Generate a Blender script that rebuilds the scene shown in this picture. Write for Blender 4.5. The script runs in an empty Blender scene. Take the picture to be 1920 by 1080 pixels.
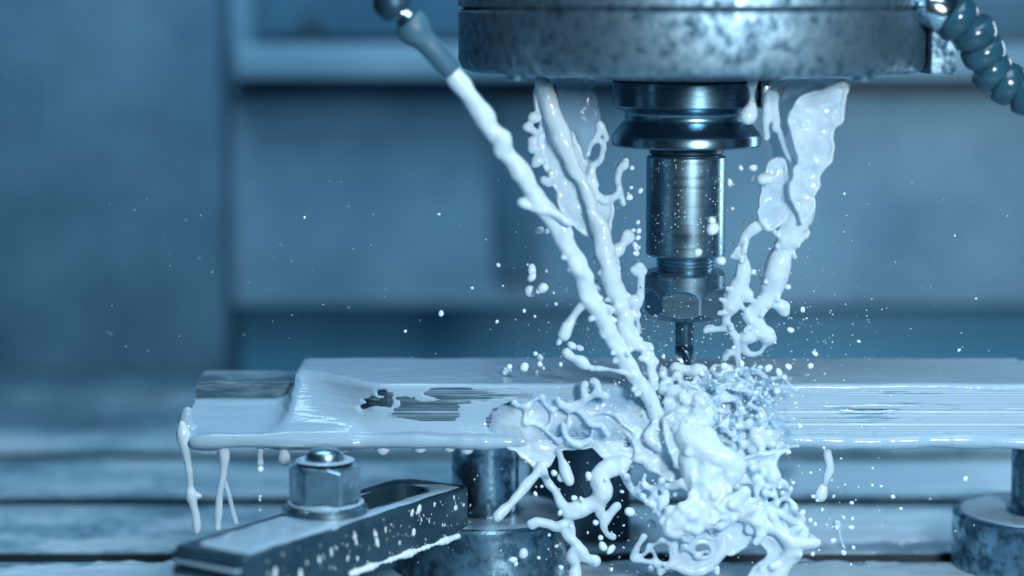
import bpy, bmesh, math, random
import numpy as np
from mathutils import Vector, Matrix

# ------------------------------------------------------------------ camera, world, light
S = 0.001                                   # everything below is written in millimetres
TH = math.radians(7.5); DIST = 943.0; LENS = 78.0; F = LENS / 36.0 * 1920
CAM = np.array([-73.5, -DIST * math.cos(TH), DIST * math.sin(TH)])
scene = bpy.context.scene
col = scene.collection
cam = bpy.data.cameras.new('camera'); camo = bpy.data.objects.new('camera', cam); col.objects.link(camo)
camo.location = CAM * S
camo.rotation_euler = (math.pi / 2 - TH, 0, 0)
cam.lens = LENS; cam.sensor_width = 36; cam.clip_start = 0.01; cam.clip_end = 20
cam.dof.use_dof = True; cam.dof.focus_distance = 0.925; cam.dof.aperture_fstop = 3.0
scene.camera = camo

world = bpy.data.worlds.new('World'); scene.world = world; world.use_nodes = True
bg = world.node_tree.nodes['Background']
bg.inputs[0].default_value = (0.075, 0.26, 0.46, 1); bg.inputs[1].default_value = 0.10

def area(name, loc, target, size, power, color, size_y=None):
    l = bpy.data.lights.new(name, 'AREA'); l.energy = power; l.color = color; l.size = size * S
    if size_y: l.shape = 'RECTANGLE'; l.size_y = size_y * S
    o = bpy.data.objects.new(name, l); col.objects.link(o)
    o.location = Vector(loc) * S
    o.rotation_euler = (Vector(target) - Vector(loc)).to_track_quat('-Z', 'Y').to_euler()
    return o
area('flash_lamp', (170, -650, 190), (40, 0, -50), 110, 4.8, (0.915, 0.97, 1.0))
area('overhead_fill', (90, -310, 560), (20, 20, -80), 380, 3.0, (0.66, 0.86, 1.0))  # unseen soft fill light added above the work
area('side_lamp', (380, 210, 90), (0, 0, 0), 70, 0.6, (0.70, 0.88, 1.0), 260)
area('wall_fill', (-200, 230, 560), (-130, 520, 80), 300, 3.5, (0.52, 0.78, 1.0))  # unseen fill light added to brighten the back wall

scene.view_settings.view_transform = 'Standard'; scene.view_settings.look = 'None'
scene.view_settings.exposure = 0.0; scene.view_settings.gamma = 1.0
scene.view_settings.use_curve_mapping = False
scene.render.engine = 'CYCLES'
scene.cycles.use_denoising = True
scene.cycles.max_bounces = 8
scene.cycles.transparent_max_bounces = 12
scene.cycles.caustics_reflective = False; scene.cycles.caustics_refractive = False

# ------------------------------------------------------------------ helpers
RNG = np.random.default_rng(7)
random.seed(7)
CT, ST = math.cos(TH), math.sin(TH)
def P(px, py, Y):
    """the point at depth Y that the sketch coordinate (px, py) of the photograph stands for"""
    u = (px - 960) / F; v = -(py - 540) / F
    d = np.array([u, CT + v * ST, -ST + v * CT])
    t = (Y - CAM[1]) / d[1]
    return CAM + d * t
def PX(Y):                                   # millimetres per photograph pixel at depth Y
    return (Y - CAM[1]) / F

def link(name, me, mat, parent=None):
    o = bpy.data.objects.new(name, me); col.objects.link(o)
    if mat is not None:
        me.materials.append(mat)
    if parent is not None:
        o.parent = parent
    return o
def base_of(parent):
    b = Vector((0, 0, 0))
    while parent is not None:
        b += parent.location; parent = parent.parent
    return np.array(b) / S
def mesh(name, V, Fc, mat, parent=None, smooth=True, origin=None):
    """world-millimetre vertices -> one mesh object under its thing"""
    V = np.asarray(V, dtype=np.float64)
    org = np.array(origin, float) if origin is not None else np.zeros(3)
    pb = base_of(parent)
    me = bpy.data.meshes.new(name)
    sub = org if parent is None else pb + 0 * org
    W = (V - sub) * S
    if isinstance(Fc, np.ndarray):
        n = len(W); m, k = Fc.shape
        me.vertices.add(n); me.vertices.foreach_set('co', W.astype(np.float32).ravel())
        me.loops.add(m * k); me.loops.foreach_set('vertex_index', Fc.astype(np.int32).ravel())
        me.polygons.add(m); me.polygons.foreach_set('loop_start', np.arange(0, m * k, k, dtype=np.int32))
        me.polygons.foreach_set('loop_total', np.full(m, k, dtype=np.int32))
        me.update(calc_edges=True); me.validate()
    else:
        me.from_pydata([tuple(w) for w in W], [], Fc); me.update()
    if smooth:
        me.polygons.foreach_set('use_smooth', np.ones(len(me.polygons), dtype=bool))
    o = link(name, me, mat, parent)
    if parent is None:
        o.location = Vector(org) * S
    return o
def thing(name, label, cat, loc, group=None):
    o = bpy.data.objects.new(name, None); col.objects.link(o)
    o.empty_display_size = 0.01; o.location = Vector(loc) * S
    return tag(o, label, cat, group)
def tag(o, label, cat, group=None, kind=None):
    o['label'] = label; o['category'] = cat
    if group: o['group'] = group
    if kind: o['kind'] = kind
    return o
def sharp(o, ang=35):
    o.data.set_sharp_from_angle(angle=math.radians(ang)); return o

def lathe(name, prof, center, mat, parent=None, n=128, ang=35):
    """prof: list of (r, z) going up or down; closed at r = 0 ends"""
    cx, cy, cz = center
    V, Fc = [], []
    th = np.linspace(0, 2 * math.pi, n, endpoint=False)
    for r, z in prof:
        r = max(r, 0.01)
        for t in th: V.append((cx + r * math.cos(t), cy + r * math.sin(t), cz + z))
    m = len(prof)
    for i in range(m - 1):
        for j in range(n):
            a = i * n + j; b = i * n + (j + 1) % n
            Fc.append((a, b, b + n, a + n))
    Fc = np.array(Fc)
    if prof[0][1] > prof[-1][1]: Fc = Fc[:, ::-1]
    o = mesh(name, V, Fc, mat, parent, True, center)
    return sharp(o, ang)
def polar(name, rfun, zs, center, mat, parent, n=180, cap=True, ang=30):
    """solid of polar radius rfun(theta array, z)"""
    cx, cy, cz = center; V, Fc = [], []
    th = np.linspace(0, 2 * math.pi, n, endpoint=False)
    for z in zs:
        r = rfun(th, z)
        V += [(cx + r[j] * math.cos(th[j]), cy + r[j] * math.sin(th[j]), cz + z) for j in range(n)]
    for i in range(len(zs) - 1):
        for j in range(n):
            a = i * n + j; b = i * n + (j + 1) % n
            Fc.append((a, b, b + n, a + n))
    if cap:
        Fc.append(tuple(range(n))[::-1]); Fc.append(tuple(range((len(zs) - 1) * n, len(zs) * n)))
    o = mesh(name, V, Fc, mat, parent, True, center)
    return sharp(o, ang)
def box(name, lo, hi, mat, parent=None, bev=0.6, rotz=0, pivot=None):
    bm = bmesh.new(); bmesh.ops.create_cube(bm, size=1)
    lo, hi = np.array(lo, float), np.array(hi, float); c = (lo + hi) / 2; s = hi - lo
    for v in bm.verts: v.co = Vector((v.co.x * s[0], v.co.y * s[1], v.co.z * s[2]))
    if bev: bmesh.ops.bevel(bm, geom=bm.edges[:], offset=bev, segments=2, affect='EDGES', profile=0.6)
    V = [np.array(v.co) + c for v in bm.verts]; Fc = [tuple(v.index for v in f.verts) for f in bm.faces]
    bm.free()
    if rotz:
        pv = np.array(pivot if pivot is not None else c); cc, ss = math.cos(rotz), math.sin(rotz)
        V = [np.array([pv[0] + (q[0]-pv[0])*cc - (q[1]-pv[1])*ss, pv[1] + (q[0]-pv[0])*ss + (q[1]-pv[1])*cc, q[2]]) for q in V]
    o = mesh(name, V, Fc, mat, parent, True, c); return sharp(o, 40)
def prism_x(name, prof, x0, x1, mat, parent=None, origin=None, smooth=False):
    """profile (y, z) extruded along X"""
    n = len(prof); V = [(x0, y, z) for y, z in prof] + [(x1, y, z) for y, z in prof]
    Fc = [(i, (i + 1) % n, (i + 1) % n + n, i + n) for i in range(n)] + [tuple(range(n))[::-1], tuple(range(n, 2 * n))]
    o = mesh(name, V, Fc, mat, parent, smooth, origin)
    bm = bmesh.new(); bm.from_mesh(o.data); bmesh.ops.recalc_face_normals(bm, faces=bm.faces); bm.to_mesh(o.data); bm.free()
    return o

# lattice noise
_T = RNG.random((64, 64, 64)).astype(np.float32)
def noise3(p):
    p = np.asarray(p, dtype=np.float32); i = np.floor(p).astype(np.int32); f = p - i; f = f * f * (3 - 2 * f)
    x0, y0, z0 = (i[..., 0] & 63), (i[..., 1] & 63), (i[..., 2] & 63); x1, y1, z1 = (x0 + 1) & 63, (y0 + 1) & 63, (z0 + 1) & 63
    fx, fy, fz = f[..., 0], f[..., 1], f[..., 2]
    a = _T[x0, y0, z0] * (1 - fx) + _T[x1, y0, z0] * fx; b = _T[x0, y1, z0] * (1 - fx) + _T[x1, y1, z0] * fx
    c = _T[x0, y0, z1] * (1 - fx) + _T[x1, y0, z1] * fx; d = _T[x0, y1, z1] * (1 - fx) + _T[x1, y1, z1] * fx
    e = a * (1 - fy) + b * fy; g = c * (1 - fy) + d * fy
    return (e * (1 - fz) + g * fz) * 2 - 1
def fbm2(x, y, sx, sy, seed=0.0, oct=3):
    r = 0; a = 1.0; s = 0
    for o in range(oct):
        q = np.stack([x / sx * 2 ** o + seed, y / sy * 2 ** o + seed * 1.7, np.full_like(x, seed + 3.1 * o)], -1)
        r = r + a * noise3(q); s += a; a *= 0.5
    return r / s
def smin(a, b, k):
    h = np.clip(0.5 + 0.5 * (b - a) / k, 0, 1); return b * (1 - h) + a * h - k * h * (1 - h)
def smax(a, b, k): return -smin(-a, -b, k)
def sstep(a, b, x):
    t = np.clip((x - a) / (b - a), 0, 1); return t * t * (3 - 2 * t)
def poly_sdf(px, py, poly):
    """signed distance to a polygon, negative inside (2-D arrays)"""
    poly = np.asarray(poly, float); n = len(poly)
    d = np.full(px.shape, 1e9); s = np.ones(px.shape)
    for i in range(n):
        a = poly[i]; b = poly[i - 1]; e = b - a; wx = px - a[0]; wy = py - a[1]
        t = np.clip((wx * e[0] + wy * e[1]) / (e @ e + 1e-9), 0, 1)
        d = np.minimum(d, (wx - e[0] * t) ** 2 + (wy - e[1] * t) ** 2)
        c1 = py >= a[1]; c2 = py < b[1]; c3 = e[0] * wy > e[1] * wx
        flip = (c1 & c2 & c3) | (~c1 & ~c2 & ~c3)
        s = np.where(flip, -s, s)
    return s * np.sqrt(d)
def catmull(pts, sub=6):
    p = np.asarray(pts, float)
    if len(p) < 3: return np.array([p[0] + (p[-1] - p[0]) * t for t in np.linspace(0, 1, sub + 1)])
    q = np.vstack([2 * p[0] - p[1], p, 2 * p[-1] - p[-2]]); out = []
    for i in range(1, len(q) - 2):
        for t in np.linspace(0, 1, sub, endpoint=False):
            out.append(0.5 * (2 * q[i] + (q[i+1] - q[i-1]) * t + (2*q[i-1] - 5*q[i] + 4*q[i+1] - q[i+2]) * t*t + (3*q[i] - q[i-1] - 3*q[i+1] + q[i+2]) * t**3))
    out.append(p[-1]); return np.array(out)

def surface_nets(d, org, h):
    nx, ny, nz = d.shape; ins = d < 0
    cnt = np.zeros((nx-1, ny-1, nz-1), np.uint8)
    for i in (0, 1):
        for j in (0, 1):
            for k in (0, 1): cnt += ins[i:nx-1+i, j:ny-1+j, k:nz-1+k]
    act = np.argwhere((cnt > 0) & (cnt < 8)); del cnt
    idx = np.full((nx-1, ny-1, nz-1), -1, np.int32); idx[tuple(act.T)] = np.arange(len(act), dtype=np.int32)
    acc = np.zeros((len(act), 3), np.float64); num = np.zeros(len(act))
    cs = [(i, j, k) for i in (0, 1) for j in (0, 1) for k in (0, 1)]
    val = {c: d[act[:, 0] + c[0], act[:, 1] + c[1], act[:, 2] + c[2]] for c in cs}
    for a in cs:
        for ax in range(3):
            if a[ax]: continue
            b = list(a); b[ax] = 1; b = tuple(b); va, vb = val[a], val[b]
            m = (va < 0) != (vb < 0); t = np.where(m, va / np.where(m, va - vb, 1), 0)
            q = np.tile(np.array(a, float), (len(act), 1)); q[:, ax] += t
            acc[m] += q[m]; num[m] += 1
    V = org + (act + acc / num[:, None]) * h
    quads = []
    for ax in range(3):
        o1, o2 = (ax + 1) % 3, (ax + 2) % 3
        sl0 = [slice(None)] * 3; sl1 = [slice(None)] * 3
        sl0[ax] = slice(0, -1); sl1[ax] = slice(1, None)
        A, B = ins[tuple(sl0)], ins[tuple(sl1)]
        e = np.argwhere(A != B)
        m = (e[:, o1] > 0) & (e[:, o2] > 0) & (e[:, o1] < d.shape[o1] - 1) & (e[:, o2] < d.shape[o2] - 1)
        e = e[m]; up = A[tuple(e.T)]
        def cell(s1, s2):
            c = e.copy(); c[:, o1] -= s1; c[:, o2] -= s2; return idx[tuple(c.T)]
        q = np.stack([cell(1, 1), cell(0, 1), cell(0, 0), cell(1, 0)], 1)
        q[~up] = q[~up][:, ::-1]; quads.append(q)
    return V, np.vstack(quads)

class Liquid:
    """a body of liquid: smooth union of strands, blobs and sheets, meshed at the end"""
    def __init__(s, lo, hi, h, big=5.0):
        s.lo = np.array(lo, float); s.h = h; n = np.ceil((np.array(hi) - s.lo) / h).astype(int) + 1
        s.n = n; s.d = np.full(tuple(n), big, np.float32)
        s.ax = [s.lo[i] + h * np.arange(n[i]) for i in range(3)]
    def _sl(s, lo, hi):
        a = np.maximum(np.floor((lo - s.lo) / s.h).astype(int), 0); b = np.minimum(np.ceil((hi - s.lo) / s.h).astype(int) + 1, s.n)
        return None if (b <= a).any() else tuple(slice(a[i], b[i]) for i in range(3))
    def cone(s, a, b, ra, rb, k):
        m = max(ra, rb) + k + s.h; sl = s._sl(np.minimum(a, b) - m, np.maximum(a, b) + m)
        if sl is None: return
        X = s.ax[0][sl[0]][:, None, None]; Y = s.ax[1][sl[1]][None, :, None]; Z = s.ax[2][sl[2]][None, None, :]
        e = b - a; L = max(e @ e, 1e-6)
        t = np.clip(((X - a[0]) * e[0] + (Y - a[1]) * e[1] + (Z - a[2]) * e[2]) / L, 0, 1)
        dd = np.sqrt((X - a[0] - t * e[0])**2 + (Y - a[1] - t * e[1])**2 + (Z - a[2] - t * e[2])**2) - (ra + (rb - ra) * t)
        s.d[sl] = smin(s.d[sl], dd, k)
    def strand(s, pts, Y=None, k=1.6, bead=0.12, wob=0.0, seed=None, sub=5):
        """pts: (px, py, radius in px[, Y])"""
        sd = RNG.random() * 50 if seed is None else seed; R = []
        for p in pts:
            y = p[3] if len(p) > 3 else Y
            R.append(np.append(P(p[0], p[1], y), p[2] * PX(y)))
        C = catmull(R, sub); L = np.concatenate([[0], np.cumsum(np.linalg.norm(np.diff(C[:, :3], axis=0), axis=1))])
        n1 = noise3(np.stack([L / 4.0 + sd, L * 0 + sd, L * 0 + 1.3], -1)); C[:, 3] *= 1 + bead * 2 * n1
        if wob:
            for a in range(3): C[:, a] += wob * noise3(np.stack([L / 6.0 + sd, L * 0 + a * 7.1, L * 0 + sd], -1))
        C[:, 3] = np.maximum(C[:, 3], 0.32)
        for i in range(len(C) - 1): s.cone(C[i, :3], C[i+1, :3], C[i, 3], C[i+1, 3], k)
    def blob(s, px, py, r, Y, k=1.6):
        c = P(px, py, Y); s.cone(c, c + 0.01, r * PX(Y), r * PX(Y), k)
    def sheet(s, poly, Y, th, holes=(), rim=0.8, k=1.8, tilt=(0, 0), amp=1.2, scl=9.0, rip=0.35, rscl=(3.5, 3.5), seed=1.0, taper=0.0, smooth_poly=True):
        """a film spread roughly upright; poly in px; Y may be a function of (px, py)"""
        py_ = np.asarray(poly, float)
        if smooth_poly: py_ = catmull(np.vstack([py_, py_[:1]]), 5)[:-1]
        w = np.array([P(a, b, Y) for a, b in py_]); q = w[:, [0, 2]]
        lo, hi = q.min(0) - 4, q.max(0) + 4
        sl = s._sl(np.array([lo[0], Y - 14, lo[1]]), np.array([hi[0], Y + 14, hi[1]]))
        if sl is None: return
        X, Z = np.meshgrid(s.ax[0][sl[0]], s.ax[2][sl[2]], indexing='ij'); Yv = s.ax[1][sl[1]]
        wx = X + 0.9 * fbm2(X, Z, 4, 4, seed + 5, 2); wz = Z + 0.9 * fbm2(X, Z, 4, 4, seed + 9, 2)
        m = poly_sdf(wx, wz, q)
        for (hx, hy, ra, rb, rot) in holes:
            c = P(hx, hy, Y); u = (wx - c[0]) / PX(Y); v = -(wz - c[2]) / PX(Y); cr, sr = math.cos(rot), math.sin(rot)
            uu, vv = u * cr + v * sr, -u * sr + v * cr
            m = np.maximum(m, (1 - np.sqrt((uu / ra)**2 + (vv / rb)**2)) * min(ra, rb) * PX(Y))
        cen = q.mean(0)
        Yc = Y + tilt[0] * (X - cen[0]) + tilt[1] * (Z - cen[1]) + amp * fbm2(X, Z, scl, scl, seed, 2)
        t = th + rim * np.exp(-((m + 0.9) / 0.8)**2) + rip * fbm2(X, Z, rscl[0], rscl[1], seed + 2.5, 3)
        t = np.maximum(t, 0.3)
        if taper: t = t * (1 - (1 - sstep(0, taper, -m + .8 * fbm2(X, Z, 5, 5, seed + 7, 2))) * sstep(zbot - 1, zbot + 3, Z))
        dd = smax(np.abs(Yv[None, :, None] - Yc[:, None, :]) - t[:, None, :], np.broadcast_to(m[:, None, :], (X.shape[0], len(Yv), X.shape[1])), 0.9)
        s.d[sl] = smin(s.d[sl], dd.astype(np.float32), k)
    def web(s, poly, n, Y, r, dmax=44, k=1.1, jy=4.0, rnd=None):
        """lace: threads drawn between torn holes, thick at the knots and thin between them"""
        rnd = rnd or random; poly = np.asarray(poly, float); lo, hi = poly.min(0), poly.max(0); pts = []; tries = 0
        while len(pts) < n and tries < 4000:
            tries += 1; p = (rnd.uniform(lo[0], hi[0]), rnd.uniform(lo[1], hi[1]))
            if poly_sdf(np.array([p[0]]), np.array([p[1]]), poly)[0] < 0 and all(math.hypot(p[0]-q[0], p[1]-q[1]) > dmax * .38 for q in pts): pts.append((*p, Y + rnd.uniform(-jy, jy)))
        for i in range(len(pts)):
            for j in range(i):
                d = math.dist(pts[i][:2], pts[j][:2])
                if d > dmax or any(max(math.dist(pts[q][:2], pts[i][:2]), math.dist(pts[q][:2], pts[j][:2])) < d for q in range(len(pts)) if q not in (i, j)): continue
                a, b = np.array(pts[i]), np.array(pts[j]); rr = r * rnd.uniform(.7, 1.3); off = np.array([b[1] - a[1], a[0] - b[0], 0]) * rnd.uniform(-.16, .16)
                pt = [(*(a + (b - a) * t + off * (1 - (2 * t - 1) ** 2))[:2], rr * (0.55 + 1.1 * abs(2 * t - 1) ** 2.2), (a + (b - a) * t)[2]) for t in (0, .25, .5, .75, 1)]
                s.strand(pt, k=k, bead=.12, sub=4)
            if rnd.random() < .5: s.blob(pts[i][0], pts[i][1], r * rnd.uniform(1.3, 2.4), pts[i][2], k)
    def fringe(s, path, n, t0, r, ln, k=1.2, up=False):
        """small fingers and beads torn off a jet"""
        for _ in range(n):
            i = int((t0 + (1 - t0) * random.random()) * (len(path) - 2)); p = path[i]; q = path[i + 1]; an = math.atan2(q[1] - p[1], q[0] - p[0]) + random.choice((-1, 1)) * random.uniform(.4, 1.3)
            l = ln * random.uniform(.5, 1.2) + p[2]; f = random.random(); cx, cy = p[0] + (q[0]-p[0]) * f, p[1] + (q[1]-p[1]) * f; rr = r * random.uniform(.7, 1.4)
            s.strand([(cx, cy, rr * 1.4, p[3]), (cx + l * .6 * math.cos(an), cy + l * .6 * math.sin(an), rr * .7, p[3] - 1), (cx + l * math.cos(an + .25), cy + l * math.sin(an + .25), rr * .9, p[3] - 2)], k=k, bead=.2)
            s.blob(cx + l * math.cos(an + .25), cy + l * math.sin(an + .25), rr * 1.25, p[3] - 2, .8)
    def build(s, name, mat, parent=None, disp=0.16, scl=3.2, origin=None, smooth_it=1):
        for ax in range(3):                       # close the body at the grid border
            for e in (0, -1):
                i = [slice(None)] * 3; i[ax] = e; s.d[tuple(i)] = np.maximum(s.d[tuple(i)], 0.3)
        V, Q = surface_nets(s.d, s.lo, s.h)
        for _ in range(smooth_it):
            acc = np.zeros_like(V); c = np.zeros(len(V))
            for a in range(4):
                np.add.at(acc, Q[:, a], V[Q[:, (a + 1) % 4]]); np.add.at(c, Q[:, a], 1)
            V = V * 0.5 + 0.5 * acc / np.maximum(c, 1)[:, None]
        if disp:
            V = V + disp * np.stack([noise3(V / scl + o) for o in (0.3, 11.7, 23.1)], -1)
        fn = np.cross(V[Q[:, 2]] - V[Q[:, 0]], V[Q[:, 3]] - V[Q[:, 1]]); vn = np.zeros_like(V)
        for a in range(4): np.add.at(vn, Q[:, a], fn)
        vn /= np.maximum(np.linalg.norm(vn, axis=1), 1e-9)[:, None]
        thick = np.full(len(V), 6.0); open_ = np.ones(len(V), bool)
        for st_ in np.arange(1.0, 6.0, .5):        # how far inward until the liquid ends
            c = np.clip(np.rint((V - vn * st_ - s.lo) / s.h).astype(int), 0, s.n - 1)
            out = open_ & (s.d[c[:, 0], c[:, 1], c[:, 2]] > 0); thick[out] = st_; open_ &= ~out
        for _ in range(3):
            acc = np.zeros(len(V)); c = np.zeros(len(V))
            for a in range(4): np.add.at(acc, Q[:, a], thick[Q[:, (a + 1) % 4]]); np.add.at(c, Q[:, a], 1)
            thick = acc / np.maximum(c, 1)
        s.d = None
        o = mesh(name, V, Q, mat, parent, True, origin if origin is not None else V.mean(0))
        if len(o.data.vertices) == len(V):
            at = o.data.attributes.new('thickness', 'FLOAT', 'POINT'); at.data.foreach_set('value', thick.astype(np.float32))
        return o

# ------------------------------------------------------------------ materials
def mat_new(name):
    m = bpy.data.materials.new(name); m.use_nodes = True; nt = m.node_tree
    b = nt.nodes['Principled BSDF']; return m, nt, b
def N(nt, t, **kw):
    n = nt.nodes.new(t)
    for k, v in kw.items():
        if hasattr(n, k) and k not in ('Scale',): setattr(n, k, v)
        else: n.inputs[k].default_value = v
    return n
def coords(nt, scale=(1, 1, 1)):
    tc = nt.nodes.new('ShaderNodeNewGeometry'); mp = nt.nodes.new('ShaderNodeMapping')
    mp.inputs['Scale'].default_value = scale; nt.links.new(tc.outputs['Position'], mp.inputs['Vector']); return mp.outputs[0]
def ramp(nt, src, stops):
    r = nt.nodes.new('ShaderNodeValToRGB'); nt.links.new(src, r.inputs[0]); e = r.color_ramp.elements
    while len(e) < len(stops): e.new(0.5)
    for i, (p, c) in enumerate(stops):
        e[i].position = p; e[i].color = (*c, 1) if len(c) == 3 else c
    return r
def g3(v): return (v, v, v)
def bump(nt, b, src, strength, dist=0.0005, chain=None):
    n = nt.nodes.new('ShaderNodeBump'); n.inputs['Strength'].default_value = strength; n.inputs['Distance'].default_value = dist
    nt.links.new(src, n.inputs['Height'])
    if chain: nt.links.new(chain, n.inputs['Normal'])
    nt.links.new(n.outputs[0], b.inputs['Normal']); return n.outputs[0]

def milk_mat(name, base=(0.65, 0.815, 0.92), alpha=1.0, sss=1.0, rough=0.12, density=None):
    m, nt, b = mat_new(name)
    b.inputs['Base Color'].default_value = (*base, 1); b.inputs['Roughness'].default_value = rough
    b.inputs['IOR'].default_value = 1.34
    nz_ = N(nt, 'ShaderNodeTexNoise', Scale=420.0, Detail=2.0); nt.links.new(coords(nt), nz_.inputs['Vector']); bump(nt, b, nz_.outputs[0], 0.22, 0.0006)
    if sss:
        b.inputs['Subsurface Weight'].default_value = sss
        b.inputs['Subsurface Radius'].default_value = (1.0, 1.0, 1.0); b.inputs['Subsurface Scale'].default_value = 0.0007
    if density:                                   # coolant lets light through where it runs thin
        at = N(nt, 'ShaderNodeAttribute'); at.attribute_name = 'thickness'
        mu = N(nt, 'ShaderNodeMath', operation='MULTIPLY'); mu.inputs[1].default_value = -density; nt.links.new(at.outputs['Fac'], mu.inputs[0])
        ex_ = N(nt, 'ShaderNodeMath', operation='EXPONENT'); nt.links.new(mu.outputs[0], ex_.inputs[0])
        tr = nt.nodes.new('ShaderNodeBsdfTransparent'); tr.inputs[0].default_value = (0.80, 0.92, 1.0, 1); mx = nt.nodes.new('ShaderNodeMixShader'); nt.links.new(ex_.outputs[0], mx.inputs[0])
        nt.links.new(b.outputs[0], mx.inputs[1]); nt.links.new(tr.outputs[0], mx.inputs[2]); nt.links.new(mx.outputs[0], nt.nodes['Material Output'].inputs[0])
    if alpha < 1:
        tr = nt.nodes.new('ShaderNodeBsdfTransparent'); mx = nt.nodes.new('ShaderNodeMixShader'); mx.inputs[0].default_value = alpha
        out = nt.nodes['Material Output']
        nt.links.new(tr.outputs[0], mx.inputs[1]); nt.links.new(b.outputs[0], mx.inputs[2]); nt.links.new(mx.outputs[0], out.inputs[0])
    return m
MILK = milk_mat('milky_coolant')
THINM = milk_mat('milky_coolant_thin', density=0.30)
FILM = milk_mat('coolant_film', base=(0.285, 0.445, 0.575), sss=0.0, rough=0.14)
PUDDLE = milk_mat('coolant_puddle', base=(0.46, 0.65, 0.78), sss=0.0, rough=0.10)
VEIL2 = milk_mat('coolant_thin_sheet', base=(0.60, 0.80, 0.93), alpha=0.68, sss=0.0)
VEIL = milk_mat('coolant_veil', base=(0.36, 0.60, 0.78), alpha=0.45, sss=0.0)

def metal(name, dark, light, rough=(0.25, 0.45), scale=60, stretch=(1, 1, 1), bumps=0.15, contrast=(0.35, 0.65), met=1.0, spots=None):
    m, nt, b = mat_new(name)
    c = coords(nt, stretch)
    n = N(nt, 'ShaderNodeTexNoise', Scale=scale, Detail=8.0, Roughness=0.62); nt.links.new(c, n.inputs['Vector'])
    r = ramp(nt, n.outputs[0], [(contrast[0], dark), (contrast[1], light)])
    rr = ramp(nt, n.outputs[0], [(contrast[0], g3(rough[1])), (contrast[1], g3(rough[0]))])
    last = r.outputs[0]; lr = rr.outputs[0]
    b.inputs['Metallic'].default_value = met
    if spots:                                     # dried coolant specks on the metal
        v = N(nt, 'ShaderNodeTexVoronoi', Scale=spots[0]); nt.links.new(coords(nt, spots[3] if len(spots) > 3 else (1, 1, 1)), v.inputs['Vector'])
        thr = ramp(nt, v.outputs['Distance'], [(spots[1], g3(1)), (spots[1] + 0.06, g3(0))])
        sel = nt.nodes.new('ShaderNodeSeparateColor'); nt.links.new(v.outputs['Color'], sel.inputs[0])
        gt = N(nt, 'ShaderNodeMath', operation='GREATER_THAN'); gt.inputs[1].default_value = spots[2]; nt.links.new(sel.outputs[0], gt.inputs[0])
        mu = N(nt, 'ShaderNodeMath', operation='MULTIPLY'); nt.links.new(thr.outputs[0], mu.inputs[0]); nt.links.new(gt.outputs[0], mu.inputs[1])
        mx = N(nt, 'ShaderNodeMix', data_type='RGBA'); nt.links.new(mu.outputs[0], mx.inputs[0]); nt.links.new(last, mx.inputs[6]); mx.inputs[7].default_value = (0.70, 0.86, 0.95, 1)
        last = mx.outputs[2]
        sb = N(nt, 'ShaderNodeMath', operation='SUBTRACT'); sb.inputs[0].default_value = met; nt.links.new(mu.outputs[0], sb.inputs[1]); nt.links.new(sb.outputs[0], b.inputs['Metallic'])
    nt.links.new(last, b.inputs['Base Color']); nt.links.new(lr, b.inputs['Roughness'])
    bump(nt, b, n.outputs[0], bumps, 0.0006)
    return m
SPINDLE = metal('stained_cast_steel', (0.028, 0.085, 0.135), (0.33, 0.50, 0.61), rough=(0.40, 0.70), scale=240, stretch=(1, 1, .8), bumps=0.5, contrast=(0.34, 0.68))
HOLDER = metal('brushed_tool_steel', (0.21, 0.36, 0.46), (0.32, 0.50, 0.60), rough=(0.24, 0.34), scale=30, stretch=(1, 1, 22), bumps=0.02)
HOLDER_WET = metal('brushed_tool_steel_wet', (0.21, 0.36, 0.46), (0.32, 0.50, 0.60), rough=(0.24, 0.34), scale=30, stretch=(1, 1, 22), bumps=0.02, spots=(760, 0.15, 0.55, (1, 1, 0.75)))
FLANGE = metal('dark_flange_steel', (0.085, 0.19, 0.265), (0.18, 0.32, 0.42), rough=(0.22, 0.32), scale=50, stretch=(1, 1, 8), bumps=0.05)
DARKST = metal('black_oxide_steel', (0.018, 0.062, 0.10), (0.045, 0.11, 0.16), rough=(0.30, 0.48), scale=70, bumps=0.12, met=0.6)
PILLAR = metal('ground_steel_pillar', (0.05, 0.13, 0.19), (0.30, 0.47, 0.58), rough=(0.22, 0.45), scale=150, bumps=0.35, contrast=(0.38, 0.58))
NUTM = metal('zinc_nut_steel', (0.16, 0.30, 0.40), (0.40, 0.57, 0.67), rough=(0.22, 0.40), scale=120, bumps=0.15)
HOSE = metal('blue_hose_plastic', (0.010, 0.048, 0.080), (0.020, 0.075, 0.118), rough=(0.13, 0.24), scale=80, bumps=0.15, met=0.0)
NOZZ = metal('grey_nozzle_plastic', (0.035, 0.11, 0.17), (0.06, 0.15, 0.22), rough=(0.35, 0.5), scale=130, bumps=0.12, met=0.0)
BRIGHT = metal('bright_steel', (0.35, 0.52, 0.62), (0.55, 0.70, 0.78), rough=(0.15, 0.28), scale=60, bumps=0.05)

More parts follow.
